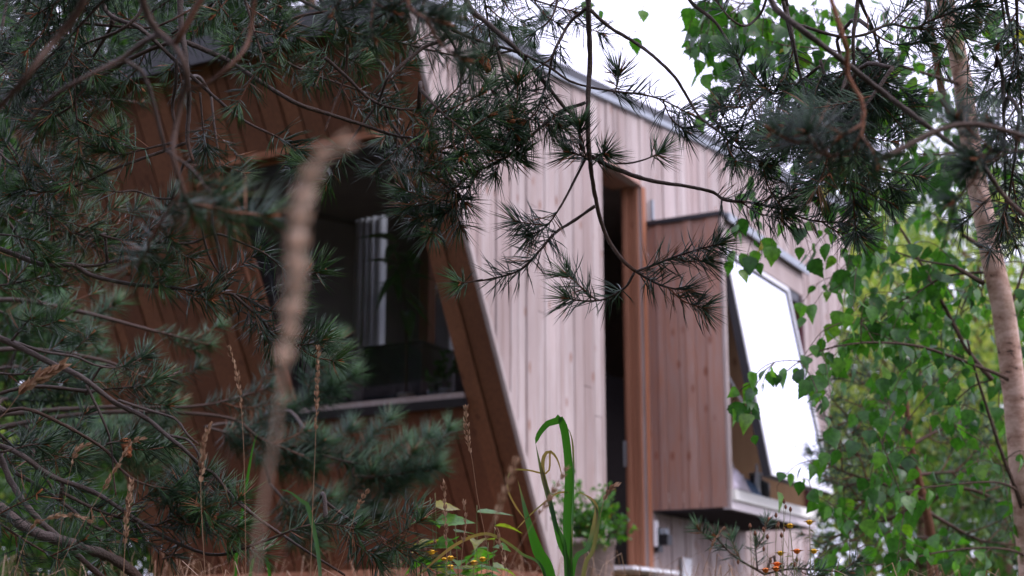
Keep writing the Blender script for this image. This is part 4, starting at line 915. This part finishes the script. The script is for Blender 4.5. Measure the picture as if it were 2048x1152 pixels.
b_([(2040, 990), (2020, 972), (1973, 964), (1862, 974), (1800, 985)], bz, 3.8, r0=.004, r1=.0015, leaves=.5, twigs=4)
b_([(1946, 285), (1917, 303), (1876, 309), (1792, 306), (1760, 315), (1700, 320)], bz, 3.8, r0=.003, r1=.0012, leaves=.8, twigs=7)
b_([(2012, 640), (2040, 560), (2060, 500)], bz, 4.0, r0=.005, r1=.003, twigs=3)
b_([(1925, 170), (1860, 150), (1760, 120), (1660, 100), (1560, 90)], bz, 3.7, r0=.005, r1=.0015, leaves=.7, twigs=10)
b_([(1950, 340), (1880, 350), (1800, 370), (1740, 390), (1690, 420)], bz, 3.9, r0=.004, r1=.0015, leaves=.8, twigs=9)
# single hanging twigs
for pts in ([(1490, -80), (1480, 0), (1470, 60), (1480, 100)], [(1440, -80), (1430, 0), (1415, 70), (1425, 110)], [(1400, -80), (1392, 0), (1378, 60), (1370, 105)], [(1540, -80), (1530, 10), (1525, 80), (1540, 120)],
            [(1190, -30), (1189, 0), (1187, 30), (1190, 45)], [(1300, -60), (1290, 0), (1275, 55), (1262, 75)], [(1560, -80), (1575, 0), (1580, 80), (1570, 140)], [(1620, -100), (1625, 0), (1640, 70), (1630, 140)],
            [(1420, -60), (1404, 60), (1398, 130), (1404, 170)]):
    b_(pts, 3.75, r0=.0014, r1=.0007, leaves=.45 if pts[0][0] > 1350 else .28, ext=True, reg=False, twigs=3 if 1380 < pts[0][0] and pts[0][0] != 1420 else 0, tl=(.05, .10))
for pts in ([(1600, 300), (1560, 350), (1520, 410), (1505, 470), (1492, 520)], [(1640, 330), (1600, 400), (1560, 440), (1545, 480)], [(1700, 400), (1680, 440), (1640, 480), (1615, 510)], [(1660, 330), (1630, 390), (1600, 450), (1600, 480)],
            [(1560, 330), (1500, 380), (1475, 440), (1468, 490)], [(1720, 520), (1690, 560), (1650, 590)], [(1730, 600), (1690, 640), (1650, 660)], [(1740, 860), (1690, 890), (1640, 910), (1610, 945)], [(1700, 1040), (1650, 1000), (1610, 985)], [(1720, 1080), (1670, 1090), (1640, 1120)]):
    b_(pts, 3.8, r0=.0016, r1=.0008, leaves=.6, ext=True, twigs=3, tl=(.06, .12), reg=False)
def bfill(n, xr, yr, dr=(4.15, 5.4), sz=(.18, .36), tint=.5):
    for k in range(n):
        x, y, d = rng.uniform(*xr), rng.uniform(*yr), rng.uniform(*dr); c = P(x, y, d); dr_ = unit(1)[0]*[1, .6, .3]+[-.3, 0, -.1]; dr_ /= np.linalg.norm(dr_); L = rng.uniform(*sz)
        BI.limb([c-dr_*L*.5, c+[0, 0, .02], c+dr_*L*.5-[0, 0, .05]], .0022, .0009, leaves=.85, ext=True, twigs=4, tl=(.08, .18), tint=tint+rng.uniform(-.2, .15))
bfill(8, (1400, 1640), (10, 100), (3.8, 4.2), (.1, .2), .4)
bfill(9, (1480, 1900), (0, 260), (3.9, 4.8))
bfill(4, (1860, 2060), (20, 330), (4.2, 4.8))
bfill(8, (1740, 2060), (280, 520), (4.1, 5.0), tint=.35)
bfill(8, (1730, 1930), (480, 720), (4.0, 5.0), tint=.35)
bfill(2, (2030, 2080), (400, 1100))
bfill(6, (1740, 1990), (720, 960), (4.0, 4.8), tint=.35)
bfill(3, (1720, 2000), (980, 1140))

# ================================================================== grasses and small plants
def stalk(label, pts, d, r, head, hl, hw, group=None, mat='straw', core=0, n=60, tint=.5):
    """dry grass stem with a seed head: head = fraction where the panicle starts"""
    P3 = [P(x, y, d) for x, y in pts]; b0 = P3[0].copy(); gz = float(ground_z(b0[0], b0[1])); root_ = np.array([b0[0]+.02, b0[1]+.02, gz])
    d0_ = P3[0]-P3[1]; d0_ /= np.linalg.norm(d0_); h_ = np.linalg.norm(P3[0]-root_); m1 = P3[0]+d0_*min(.08, h_*.3); q = spline([root_-[0, 0, .02]]+[root_*(1-f)+m1*f for f in (.3, .6, .85)]+[m1]+P3, .01); t_ = thing('grass_stalk', label, 'grass stalk', root_, group)
    mb = MB(); tube(mb, q, r*1.2, r*.45, 5, .06, np.repeat(np.linspace(.2, .6, len(q)), 5)); mb.build('stem', M[mat], t_, True)
    vis = np.linalg.norm(np.diff(spline(P3, .01), axis=0), axis=1).sum()
    if core:
        cb = MB(); qc = q[int(len(q)*(1-vis*(1-head)/(np.linalg.norm(np.diff(q, axis=0), axis=1).sum()))):]; h2 = len(qc)//2; tube(cb, qc[:h2+1], core*.3, core, 8, .05, .7); tube(cb, qc[h2:], core, core*.4, 8, .05, .7); cb.build('spike', M[mat], t_, True)
    L = np.concatenate([[0], np.cumsum(np.linalg.norm(np.diff(q, axis=0), axis=1))]); tot = L[-1]
    t, u, v = frames(q); lv = Leaves(); x = np.sort(rng.uniform(tot-vis*(1-head), tot, n))
    for xx in x:
        i = min(len(q)-1, int(xx/tot*(len(q)-1))); f = (xx-(tot-vis*(1-head)))/(vis*(1-head)); ph = rng.uniform(0, 6.28)
        o = u[i]*math.cos(ph)+v[i]*math.sin(ph); wdt = hw*math.sin(math.pi*min(1, .12+f*.85))
        lv.add(q[i]+o*wdt*rng.uniform(0, 1)*.7, t[i]+o*.28+rng.normal(0, .1, 3), rng.normal(0, 1, 3), hl*rng.uniform(.7, 1.3), np.clip(tint+rng.normal(0, .25), 0, 1))
    lv.build('seed_head', M['straw' if mat == 'straw' else mat], t_, False, .5); return t_
G1 = 'dry grass stalks along the lower edge'
st = [
 ('tall straight stalk with a long narrow head touching the left window corner', [(620, 1180), (626, 1000), (631, 880), (637, 690)], 2.3, .0009, .66, .010, .0022, 90),
 ('stalk with a rough pale head, left of the tallest straight one', [(492, 1180), (489, 950), (483, 820), (474, 750), (457, 690)], 2.3, .0009, .72, .010, .0026, 80),
 ('thick pale plume rising out of the pine needles at lower left', [(412, 1180), (402, 1000), (403, 930), (408, 885), (420, 845)], 2.2, .0010, .66, .012, .004, 90),
 ('reddish stalk near the lower left corner with a slender head', [(246, 1180), (250, 1090), (255, 1030), (263, 958)], 2.3, .0012, .42, .012, .003, 80),
 ('long leaning stalk with a drooping bent-over head at lower left', [(100, 1170), (170, 1040), (236, 930), (262, 888), (290, 877)], 2.4, .0009, .62, .012, .003, 70),
 ('very thin stalk with a small pale head at the far lower left', [(108, 1170), (128, 1010), (146, 920), (158, 895), (182, 888)], 2.4, .0006, .82, .010, .004, 36),
 ('feathery brown plume arching in from the left edge', [(-30, 860), (10, 826), (45, 782), (85, 752), (128, 728)], 2.2, .0010, .5, .018, .006, 110),
 ('tall slim seed head rising before the dark wall below the picture window', [(988, 1180), (969, 1065), (955, 995), (945, 925), (935, 873), (932, 811)], 2.5, .0008, .76, .011, .003, 80),
 ('short upright seed head left of the tall slim one', [(894, 1180), (893, 1100), (890, 1020), (887, 960)], 2.5, .0010, .42, .011, .003, 60),
 ('short knotty stalk beside the green leafy plant', [(918, 1180), (926, 1090), (932, 1040), (927, 1000)], 2.5, .0009, .5, .010, .003, 40),
 ('pale bent stalk just right of the yellow flowers', [(1012, 1180), (1008, 1120), (999, 1085), (994, 1055)], 2.5, .0010, .4, .011, .003, 40),
 ('short slanting head beside the pine tip at bottom centre left', [(690, 1100), (702, 1055), (715, 1015), (737, 977)], 2.5, .0008, .6, .009, .003, 50),
 ('wide blurred straw leaning across the foot of the pale wall', [(930, 1180), (965, 1095), (1000, 1010), (1036, 915)], 1.5, .0012, .55, .010, .003, 50),
 ('fine straw rising right across the reed leaves', [(1000, 1180), (1040, 1090), (1090, 1010), (1138, 930)], 1.8, .0008, .6, .009, .003, 40),
 ('small tan ear in front of the door shrub', [(1180, 1180), (1190, 1100), (1208, 1000), (1236, 966)], 2.6, .0008, .8, .013, .003, 34),
 ('short dry ear standing below the box window', [(1395, 1180), (1418, 1110), (1432, 1076), (1450, 1052)], 3.0, .0008, .6, .010, .003, 30),
 ('low bent straw crossing the fallen limb at lower left', [(20, 1180), (60, 1060), (105, 1035), (150, 1030), (185, 1045)], 2.2, .0008, .5, .011, .003, 40),
]
for lab, pts, d, r, hd, hl, hw, n in st: stalk(lab, pts, d, r, hd, hl, hw, G1, n=n)
# the blurred stalk right in front of the lens
stalk('thick blurred grass stalk close to the lens with a curved drooping head over the window', [(505, 1230), (520, 1050), (545, 900), (570, 720), (590, 540), (600, 430), (616, 360), (650, 310), (712, 288)], .66, .0015, .50, .009, .0038, None, n=240, tint=.9, core=.0028, mat='straw_pale')
def ribbon(mb, pts, d, w0, w1, tint=.4, twist=.3, prof=None):
    q = spline([P(x, y, d) if len(p_) == 2 else P(x, y, p_[2]) for p_ in pts for (x, y) in [p_[:2]]], .008); t, u, v = frames(q); n = len(q); s = np.linspace(0, 1, n)
    wd = (w0*(1-s)+w1*s)*(np.minimum(1, (1-s)*7+.02) if prof is None else prof(s))/2
    side = np.cross(t, FW); side /= np.linalg.norm(side, axis=1)[:, None]+1e-9; nn = np.cross(t, side)
    a = twist*np.sin(s*4+rng.uniform(0, 6)); sd_ = side*np.cos(a)[:, None]+nn*np.sin(a)[:, None]; nn2 = np.cross(t, sd_)
    V = np.stack([q+sd_*wd[:, None]+nn2*wd[:, None]*.25, q-nn2*.0003, q-sd_*wd[:, None]+nn2*wd[:, None]*.25], 1).reshape(-1, 3)
    fs = [(3*i+j, 3*i+j+1, 3*i+j+4, 3*i+j+3) for i in range(n-1) for j in range(2)]
    mb.add(V, fs, np.repeat(np.clip(tint+.1*np.sin(s*9), 0, 1) if np.isscalar(tint) else np.interp(s, np.linspace(0, 1, len(tint)), tint), 3))
rb = P(1130, 1200, 2.6); rl = np.array([rb[0], rb[1], float(ground_z(rb[0], rb[1]))])
reed = thing('reed_plant', 'fresh green reed with long folded blades in front of the pale wall', 'reed', rl)
ext_ = lambda pts: [(rb_x, rb_y) for rb_x, rb_y in pts]
reeds = [([(1130, 1420), (1137, 1160), (1134, 1050), (1138, 950), (1131, 870), (1121, 834)], .014, .013, .45, lambda s: np.minimum(1, (1-s)*20+.55)),
 ([(1121, 834), (1112, 842), (1095, 847), (1078, 868), (1071, 888)], .013, .006, .5, None),
 ([(1132, 1400), (1132, 1120), (1112, 1050), (1094, 985), (1080, 930), (1071, 886)], .007, .007, .76, None),
 ([(1132, 1420), (1140, 1160), (1118, 1080), (1100, 1000), (1086, 945), (1088, 912), (1101, 903), (1116, 922), (1126, 962)], .012, .005, [.5, .5, .5, .6, .95, 1], None),
 ([(1125, 1420), (1102, 1165), (1076, 1100), (1056, 1040), (1042, 985), (1035, 958)], .026, .015, [.5, .5, .45, .6, .95], lambda s: np.minimum(1, (1-s)*3.2)),
 ([(1135, 1420), (1145, 1145), (1175, 1095), (1190, 1040), (1192, 1010), (1178, 994), (1156, 984)], .010, .007, [.5, .7, .8, .6, .9, 1], None),
 ([(1140, 1420), (1166, 1155), (1186, 1100), (1196, 1040), (1189, 1010), (1170, 990)], .008, .006, [.5, .7, .7, .9, .9, .7], None),
 ([(1140, 1150), (1146, 1000), (1146, 900), (1139, 862), (1128, 852)], .004, .003, .8, None),
 ([(1100, 903), (1095, 945), (1055, 940), (1022, 942), (1015, 975), (1030, 1010), (1055, 1045)], .003, .003, 1.0, None),
 ([(1137, 985), (1118, 985), (1095, 1000), (1060, 1030), (1030, 1062)], .003, .002, 1.0, None)]
for pts, w0, w1, tn, pf in reeds:
    mb = MB(); ribbon(mb, pts, 2.6, w0*1.08, w1*1.08, tn, .25, pf); mb.build('blade', M['blade'], reed, True)
# dry arching leaf and other blades
def blade_plant(label, blades, d, cat='grass plant', mat='blade', name='grass_plant', group=None):
    x0 = P(blades[0][0][0][0], 1300, d); lo = np.array([x0[0], x0[1], float(ground_z(x0[0], x0[1]))]); t = thing(name, label, cat, lo, group)
    for pts, w0, w1, tn in blades:
        mb = MB(); x, y = pts[0]; ribbon(mb, ([(x, 1420)] if y > 1100 else [])+list(pts), d, w0, w1, tn, .5); mb.build('blade', M[mat], t, True)
blade_plant('dry brown leaf arching in a wide bow over the yellow flowers', [([(1092, 1160), (1042, 1106), (997, 1075), (962, 1068), (907, 1092), (844, 1145), (820, 1170)], .007, .005, [.7, .8, .8, 1, 1])], 2.6)
blade_plant('blue-green blade curving from the pine twigs, dry at its tip', [([(640, 1150), (618, 1020), (603, 1002), (580, 984), (556, 978)], .004, .008, [1, 1, .75, .8])], 2.5)
blade_plant('clump of fresh green grass blades behind the bare limbs', [([(470, 1160), (480, 1060), (505, 900), (520, 860)], .010, .006, .5), ([(540, 1160), (520, 1100), (490, 1080)], .012, .006, .45), ([(500, 1160), (530, 1090), (600, 1050)], .010, .006, .7)], 3.4)
# leafy herbs
def herb(name, label, cat, px, d, h, leaves, ll, mat='leaf', tint=.7, spread=.06, width=.7, flowers=None, fmat='petal', stems=3, droop=-.3):
    top = P(px[0], px[1], d); b = top.copy(); b[2] = float(ground_z(b[0], b[1])); t = thing(name, label, cat, b)
    lv = Leaves(); fl = MB(); stm = MB(); ends = []
    for k in range(stems):
        e = top+np.array([rng.normal(0, spread), rng.normal(0, spread*.7), -abs(rng.normal(0, spread*.8))]) if not flowers else P(*flowers[k % len(flowers)], d+rng.normal(0, .03))
        q = spline([b+rng.normal(0, .015, 3)*[1, 1, 0], b*.4+e*.6+rng.normal(0, .012, 3), e], .015); tube(stm, q, .0018, .0009, 5, .05, .4); tt, u, v = frames(q); ends.append((e, tt[-1]))
        for j in range(leaves):
            f = 1-abs(rng.normal(0, .16)); f = max(.45, min(1, f)); i = int(f*(len(q)-1)); ph = j*2.4; o = u[i]*math.cos(ph)+v[i]*math.sin(ph)
            lv.add(q[i], o+[0, 0, droop]+tt[i]*.3, [0, -.4, 1]+rng.normal(0, .3, 3), ll*rng.uniform(.6, 1.2), np.clip(tint+rng.normal(0, .12), 0, 1))
    s_ = stm.build('stem', M['straw_green'], t, True); lv.build('leaves', M[mat], t, True, width)
    if flowers:
        for e, tt in ends:
            f_ = MB(); pr = [(.001, -.004), (.005, -.002), (.007, .003), (.004, .006)]; lathe(f_, e, pr, 9, .5)
            for k in range(11):
                a = k*2*math.pi/11; o = np.array([math.cos(a), math.sin(a), .25]); s2 = np.array([-math.sin(a), math.cos(a), 0]); p0 = e+o*.004
                f_.add([p0-s2*.0015, p0+o*.007-s2*.0025, p0+o*.0105, p0+o*.007+s2*.0025, p0+s2*.0015, p0+[0, 0, -.0008]], [(0, 1, 2, 3, 4), (5, 0, 1), (5, 4, 3), (5, 1, 2), (5, 2, 3)])
            f_.build('flower', M[fmat], t)
herb('leafy_herb', 'bright green leafy plant in front of the dark wall corner', 'leafy plant', (930, 985), 3.3, .5, 9, .075, spread=.05, tint=.85, stems=5)
herb('leafy_herb', 'small dull green herb low beside the pale stones of the wall foot', 'leafy plant', (950, 1080), 3.5, .4, 9, .06, spread=.05, tint=.55, stems=4)
herb('yellow_flower', 'cluster of small yellow flowers at bottom centre', 'flowers', (900, 1120), 2.9, .4, 8, .022, flowers=[(863, 1106), (890, 1121), (901, 1118), (948, 1127), (965, 1120), (901, 1136)], stems=6, mat='straw_green', tint=.3, width=.35)
herb('yellow_flower', 'pair of yellow-orange flowers before the lower corner of the box window', 'flowers', (1600, 1050), 3.1, .4, 6, .022, flowers=[(1580, 1053), (1619, 1046), (1561, 1108), (1628, 1104)], stems=4, mat='straw_green', tint=.3, width=.35)
herb('orange_flower', 'dark orange flower at the bottom below the box window', 'flowers', (1554, 1134), 2.9, .4, 6, .022, flowers=[(1554, 1130), (1552, 1139), (1531, 1142), (1594, 1104)], stems=4, mat='straw_green', fmat='petal_orange', tint=.3, width=.35)
def bud_herb(label, tops, d):
    b = P(tops[0][0]+20, 1300, d); b[2] = float(ground_z(b[0], b[1])); t = thing('wild_herb', label, 'wild herb', b); s_ = MB(); kk = []
    for x, y in tops:
        k_ = MB(); kk.append(k_)
        e = P(x, y, d+rng.normal(0, .03)); q = spline([b, b*.45+e*.55+rng.normal(0, .012, 3), e], .02); tube(s_, q, .0012, .0005, 4, .05, .4)
        lathe(k_, e-[0, 0, .004], [(.001, 0), (.0032, .003), (.0034, .006), (.0012, .011)], 7)
        for j in range(3):
            i = int(rng.uniform(.6, .95)*len(q)); f = q[i]+rng.normal(0, .022, 3)+[0, 0, .02]; tube(s_, spline([q[i], f], .01), .0005, .0004, 4, 0, .4); k_ = MB(); kk.append(k_); lathe(k_, f-[0, 0, .004], [(.001, 0), (.0028, .003), (.003, .006), (.0012, .010)], 7)
    s_.build('stem', M['straw_green'], t, True)
    for b_m in kk: b_m.build('bud', M['bark_red'], t)
bud_herb('wiry herb with tiny dark buds in front of the box window sill', [(1500, 1053), (1552, 1032), (1568, 1004), (1581, 1020), (1527, 1060), (1563, 1072), (1568, 1060), (1535, 1075), (1510, 1068)], 3.1)
bud_herb('grey-green wiry herb with round buds left of the yellow flowers', [(800, 1072), (835, 1085), (812, 1065), (790, 1090), (850, 1100), (820, 1110), (780, 1110), (870, 1085)], 3.0)
def grass_patch():
    """low meadow grass, uncountable"""
    n = 15000; x = rng.uniform(-3.2, 4.2, n); y = rng.uniform(1.9, 7.3, n); z = ground_z(x, y)
    k = (np.abs((x*U[0]+y*U[1])-(O@U)-A0) > 0)
    hgt = rng.uniform(.18, .42, n)*np.where(y < 3.3, .8, 1.0)
    top_lim = 1.5+y*.045-z                                   # keep below the sight line of the lower edge, with a few higher tips
    hgt = np.minimum(hgt, np.maximum(.12, top_lim*rng.uniform(.85, 1.15, n)))
    b = np.stack([x, y, z], 1); a = rng.uniform(0, 6.28, n); o = np.stack([np.cos(a), np.sin(a), 0*a], 1); s_ = np.stack([-np.sin(a), np.cos(a), 0*a], 1)*.0028
    m_ = b+o*(hgt*.12)[:, None]+np.array([0, 0, 1])*(hgt*.6)[:, None]; t_ = b+o*(hgt*.45)[:, None]+np.array([0, 0, 1])*hgt[:, None]
    V = np.stack([b-s_, b+s_, m_+s_*.8, m_-s_*.8, t_], 1).reshape(-1, 3); i = (np.arange(n)*5)[:, None]
    o_ = link('grass', V, (i+np.array([[0, 1, 2, 3]]), i+np.array([[3, 2, 4]])), np.repeat(np.clip(rng.normal(.5, .3, n), 0, 1), 5), M['blade'])
    props(o_, 'low green and straw-coloured meadow grass on the slope below the house', 'grass', None, 'stuff')
grass_patch()
def dry_grass():
    n = 620; x = rng.uniform(-1.9, 1.4, n); y = rng.uniform(2.2, 6.2, n); z = ground_z(x, y); up_ = 1.5+y*rng.uniform(.045, .074, n)-z
    b = np.stack([x, y, z], 1); a = rng.uniform(0, 6.28, n); o = np.stack([np.cos(a), np.sin(a), 0*a], 1); s_ = np.stack([-np.sin(a), np.cos(a), 0*a], 1)*.0016; Z1 = np.array([0, 0, 1])
    pts = [b+o*(up_*k1)[:, None]+Z1*(up_*k2)[:, None] for k1, k2 in ((0, 0), (.02, .4), (.06, .75), (.14, .97), (.24, .93), (.32, .82))]
    wd = [1, .9, .8, .7, .5, .1]; V = np.stack([p+sg*s_*w_ for p, w_ in zip(pts, wd) for sg in (-1, 1)], 1).reshape(-1, 3); i = (np.arange(n)*12)[:, None]
    o_ = link('dry_grass', V, tuple(i+np.array([[2*k, 2*k+1, 2*k+3, 2*k+2]]) for k in range(5)), np.repeat(np.clip(rng.normal(.45, .3, n), 0, 1), 12), M['straw'])
    props(o_, 'loose dry straw-coloured grass mixed into the meadow along the lower edge', 'grass', None, 'stuff')
dry_grass()

# shrub in a pot beside the opening
def pot_shrub():
    c = P(1180, 1152, 7.35); gz = float(ground_z(c[0], c[1]))
    top = P(1180, 1078, 7.35); base = np.array([c[0], c[1], gz]); t = thing('potted_shrub', 'small-leaved green shrub in a pinkish tub beside the tall opening', 'potted shrub', base)
    hgt = top[2]-gz; m_ = MB(); lathe(m_, base, [(.08, 0), (.10, .02), (.125, hgt-.03), (.13, hgt-.03), (.13, hgt), (.115, hgt), (.11, hgt-.05), (.001, hgt-.05)], 28); m_.build('tub', M['pot'], t, True)
    s_ = MB(); lv = Leaves()
    for k in range(44):
        a = rng.uniform(0, 6.28); e = P(1185, 1035, 7.35)+np.array([math.cos(a)*.19*rng.random()**.5, math.sin(a)*.12, rng.uniform(-.16, .17)]); e[0] += .0
        q = spline([top-[0, 0, .05], top*.5+e*.5+rng.normal(0, .02, 3), e], .02); tube(s_, q, .004, .0015, 5, .1, .5)
        n = 26; p = q[rng.integers(len(q)//2, len(q), n)]+rng.normal(0, .022, (n, 3)); lv.add(p, unit(n)+[0, 0, .3], unit(n)+[0, -.3, .8], .034*rng.uniform(.6, 1.2, n), np.clip(rng.normal(.62, .2, n), 0, 1))
    s_.build('stems', M['bark_twig'], t, True); lv.build('leaves', M['leaf'], t, False)
pot_shrub()

# ================================================================== things inside the house
zsill = zWb+.05
def in_front(px, py, off):                     # point behind the window plane, off metres inside, seen at that pixel
    b, z = onf(px, py, off); return b, z
def inside():
    b0, _ = in_front(712, 760, .42); b1, _ = in_front(832, 760, .42); _, zt = in_front(770, 678, .42)
    a = af(zsill)+.42; m_ = MB(); hbox(m_, a, a+.34, b0, b1, zsill-.02, zt)
    loc = hp(a, (b0+b1)/2, zsill); o = m_.build('storage_box', M['black'], None, origin=loc); props(o, 'black box standing on the shelf behind the picture window', 'box')
    r_ = MB(); hbox(r_, a-.008, a+.348, b0-.008, b1+.008, zt, zt+.02); r_.build('lid', M['black'], o)
    # inner shelf (window seat) carrying everything
    s_ = MB(); hbox(s_, af(zsill)+.135, af(zsill)+.95, bW0-.3, -.13, zsill-.06, zsill-.021); s_.build('window_shelf', M['wood_inside'], house)
    # pale curtain panels further in
    for (x0, x1, y0, y1, off, lab) in ((706, 770, 430, 680, 1.25, 'pale hanging panel behind the black box in the window'), (862, 905, 560, 800, 1.0, 'narrow pale panel at the right side of the picture window')):
        a = A0+K*3.0+off; b0, zb = ona(x0, y1, a); b1, zt = ona(x1, y0, a); b0 += .02; b1 += .02; m_ = MB(); n = 14
        for k in range(n):
            u0, u1 = b0+(b1-b0)*k/n, b0+(b1-b0)*(k+1)/n; w0, w1 = .02*math.sin(k*1.9), .02*math.sin((k+1)*1.9)
            m_.hexa([hp(a+w0, u0, zb-.1), hp(a+w1, u1, zb-.1), hp(a+w1+.004, u1, zb-.1), hp(a+w0+.004, u0, zb-.1), hp(a+w0, u0, zt), hp(a+w1, u1, zt), hp(a+w1+.004, u1, zt), hp(a+w0+.004, u0, zt)])
        o = m_.build('curtain', M['interior_pale'], None, origin=hp(a, (b0+b1)/2, zb)); props(o, lab, 'curtain')
    b0 = ona(838, 640, A0+K*3.0+.72)[0]+.02; m_ = MB(); hbox(m_, A0+K*3.0+.72, A0+K*3.0+.80, b0, b0+.06, zFl, c_top-.2); m_.build('inner_post', M['wood_orange'], house)
    # drooping plant
    def ipot(label, px, py0, off, w_, h_, mat='cream'):
        b, z = in_front(px, py0, off); loc = hp(af(zsill)+off, b, zsill-.02); t = thing('potted_plant', label, 'potted plant', loc)
        m_ = MB(); lathe(m_, loc, [(w_*.7, 0), (w_, h_), (w_*1.05, h_), (w_*.9, h_-.005), (.001, h_-.01)], 18); m_.build('pot', M[mat], t, True); return t, loc+[0, 0, h_]
    t, p = ipot('tall drooping house plant with long hanging leaves behind the window glass', 808, 780, .40, .05, .10)
    s_ = MB(); lv = Leaves(); b, z = in_front(800, 470, .40); e = hp(A0+K*z+.40, b, z); q = spline([p-[0, 0, .02], p*.5+e*.5+[.02, 0, 0], e], .02); tube(s_, q, .009, .005, 6, .1, .5); s_.build('stem', M['bark_twig'], t, True)
    for k in range(17):
        i = int((.55+.45*rng.random())*(len(q)-1)); a = rng.uniform(0, 6.28); o = np.array([math.cos(a), math.sin(a), 0]); lv.add(q[i], o*.6+[0, 0, -.5 if k % 2 else .2], o*.6+[0, 0, .6], rng.uniform(.16, .26), rng.uniform(.1, .5))
    lv.build('leaves', M['leaf_far2'], t, True, .38)
    for lab, px, off, w_, h_, hh, mat in (('small cactus-like plant in a glass jar at the right end of the window', 890, .22, .035, .07, .22, 'interior_pale'), ('small plant in a white cup near the right window corner', 866, .20, .03, .06, .09, 'white'), ('dark bushy plant left of the black box in the window', 676, .30, .06, .12, .18, 'black'), ('little plant in a round jar at the left end of the window shelf', 640, .25, .045, .09, .2, 'black')):
        t, p = ipot(lab, px, 775, off, w_, h_, mat); lv = Leaves(); s_ = MB()
        for k in range(6):
            e = p+np.array([rng.normal(0, .03), rng.normal(0, .03), hh*rng.uniform(.5, 1)]); q = spline([p-[0, 0, .015], p*.5+e*.5+rng.normal(0, .008, 3), e], .015); tube(s_, q, .003, .0012, 5, .1, .5)
            for j in range(7): lv.add(q[rng.integers(len(q)//3, len(q))], unit(1)[0]+[0, 0, .2], unit(1)[0]+[0, 0, .6], rng.uniform(.03, .06), rng.uniform(.2, .7))
        s_.build('stem', M['bark_twig'], t, True); lv.build('leaves', M['leaf_far2'], t, True, .8)
inside()
def in_box():
    zs = zBb+.10; a0 = aBy+.10
    # rumpled cloths
    def cloth(label, a, b, w_, d_, h_, mat):
        n = 14; g_ = np.linspace(0, 1, n); X, Y = np.meshgrid(g_, g_); Z = h_*(1-(2*X-1)**2)**.5*(1-(2*Y-1)**4)*.8+.022*np.sin(X*17+Y*5)*np.sin(Y*13)*(X*(1-X)*4); loc = hp(a, b, zs)
        V = [hp(a+(x-.5)*w_, b+(y-.5)*d_, zs+max(.001, z)) for x, y, z in zip(X.ravel(), Y.ravel(), Z.ravel())]; V2 = [v-[0, 0, .0] for v in V]
        m_ = MB(); fs = [(i*n+j, i*n+j+1, (i+1)*n+j+1, (i+1)*n+j) for i in range(n-1) for j in range(n-1)]; m_.add(V, fs); o = m_.build('cloth', M[mat], None, True, origin=loc); props(o, label, 'cloth')
        so = o.modifiers.new('thickness', 'SOLIDIFY'); so.thickness = .004
    cloth('pale pink rumpled cloth at the near end of the box window sill', a0+.04, bBy-.05, .22, .2, .16, 'cloth')
    cloth('blue-grey rumpled cloth in the middle of the box window sill', a0+.32, bBy-.08, .26, .2, .12, 'cloth_blue')
    for k, (a, b, r_, h_, lab, mt) in enumerate([(a0+.40, bBy-.0, .018, .20, 'clear slim bottle standing on the box window sill', 'interior_pale'), (a0+.22, bBy-.10, .022, .26, 'tall pale bottle between the two cloths on the sill', 'interior_pale'), (a0+.60, bBy-.08, .085, .17, 'round jar blackened to stand for the sash shadow at the far end of the sill', 'black')]):  # jar is oversized and black to paint in the shadow under the sash
        loc = hp(a, b, zs); m_ = MB(); lathe(m_, loc, [(r_, 0), (r_, h_*.62), (r_*.45, h_*.78), (r_*.45, h_*.93), (.0005, h_*.93)], 16)
        o = m_.build('bottle' if k < 2 else 'jar', M[mt], None, True, origin=loc); props(o, lab, 'bottle' if k < 2 else 'jar'); c = MB(); lathe(c, loc, [(r_*.5, h_*.931), (r_*.5, h_), (.0005, h_)], 14); c.build('cap', M['steel'], o)
in_box()

# ================================================================== unseen wood added behind the camera to shade this side
def shade_woods():
    lv = Leaves(); tr = MB()
    for k in range(26):
        x = rng.uniform(-15, 5); y = rng.uniform(-11, -4) if x > -6 else rng.uniform(-9, 4); z = float(ground_z(x, y)); hh = rng.uniform(7, 10)
        tube(tr, spline([[x, y, z-.2], [x+.2, y, z+hh*.5], [x, y, z+hh*.9]], .5), .14, .03, 8, .05, .3)
        n = 700; p = np.stack([x+rng.normal(0, 1.2, n), y+rng.normal(0, 1.2, n), z+rng.uniform(.12, 1, n)*hh], 1); lv.add(p, unit(n), unit(n)+[0, 0, .5], .42*rng.uniform(.6, 1.2, n), rng.uniform(0, .6, n))
    o = lv.build('shade_woods', M['leaf_far2'], None, False, 1.0); props(o, 'unseen dark wood added behind the camera to cast shade', 'wood', None, 'stuff'); tr.build('tree_trunks', M['bark_pine'], o)
shade_woods()
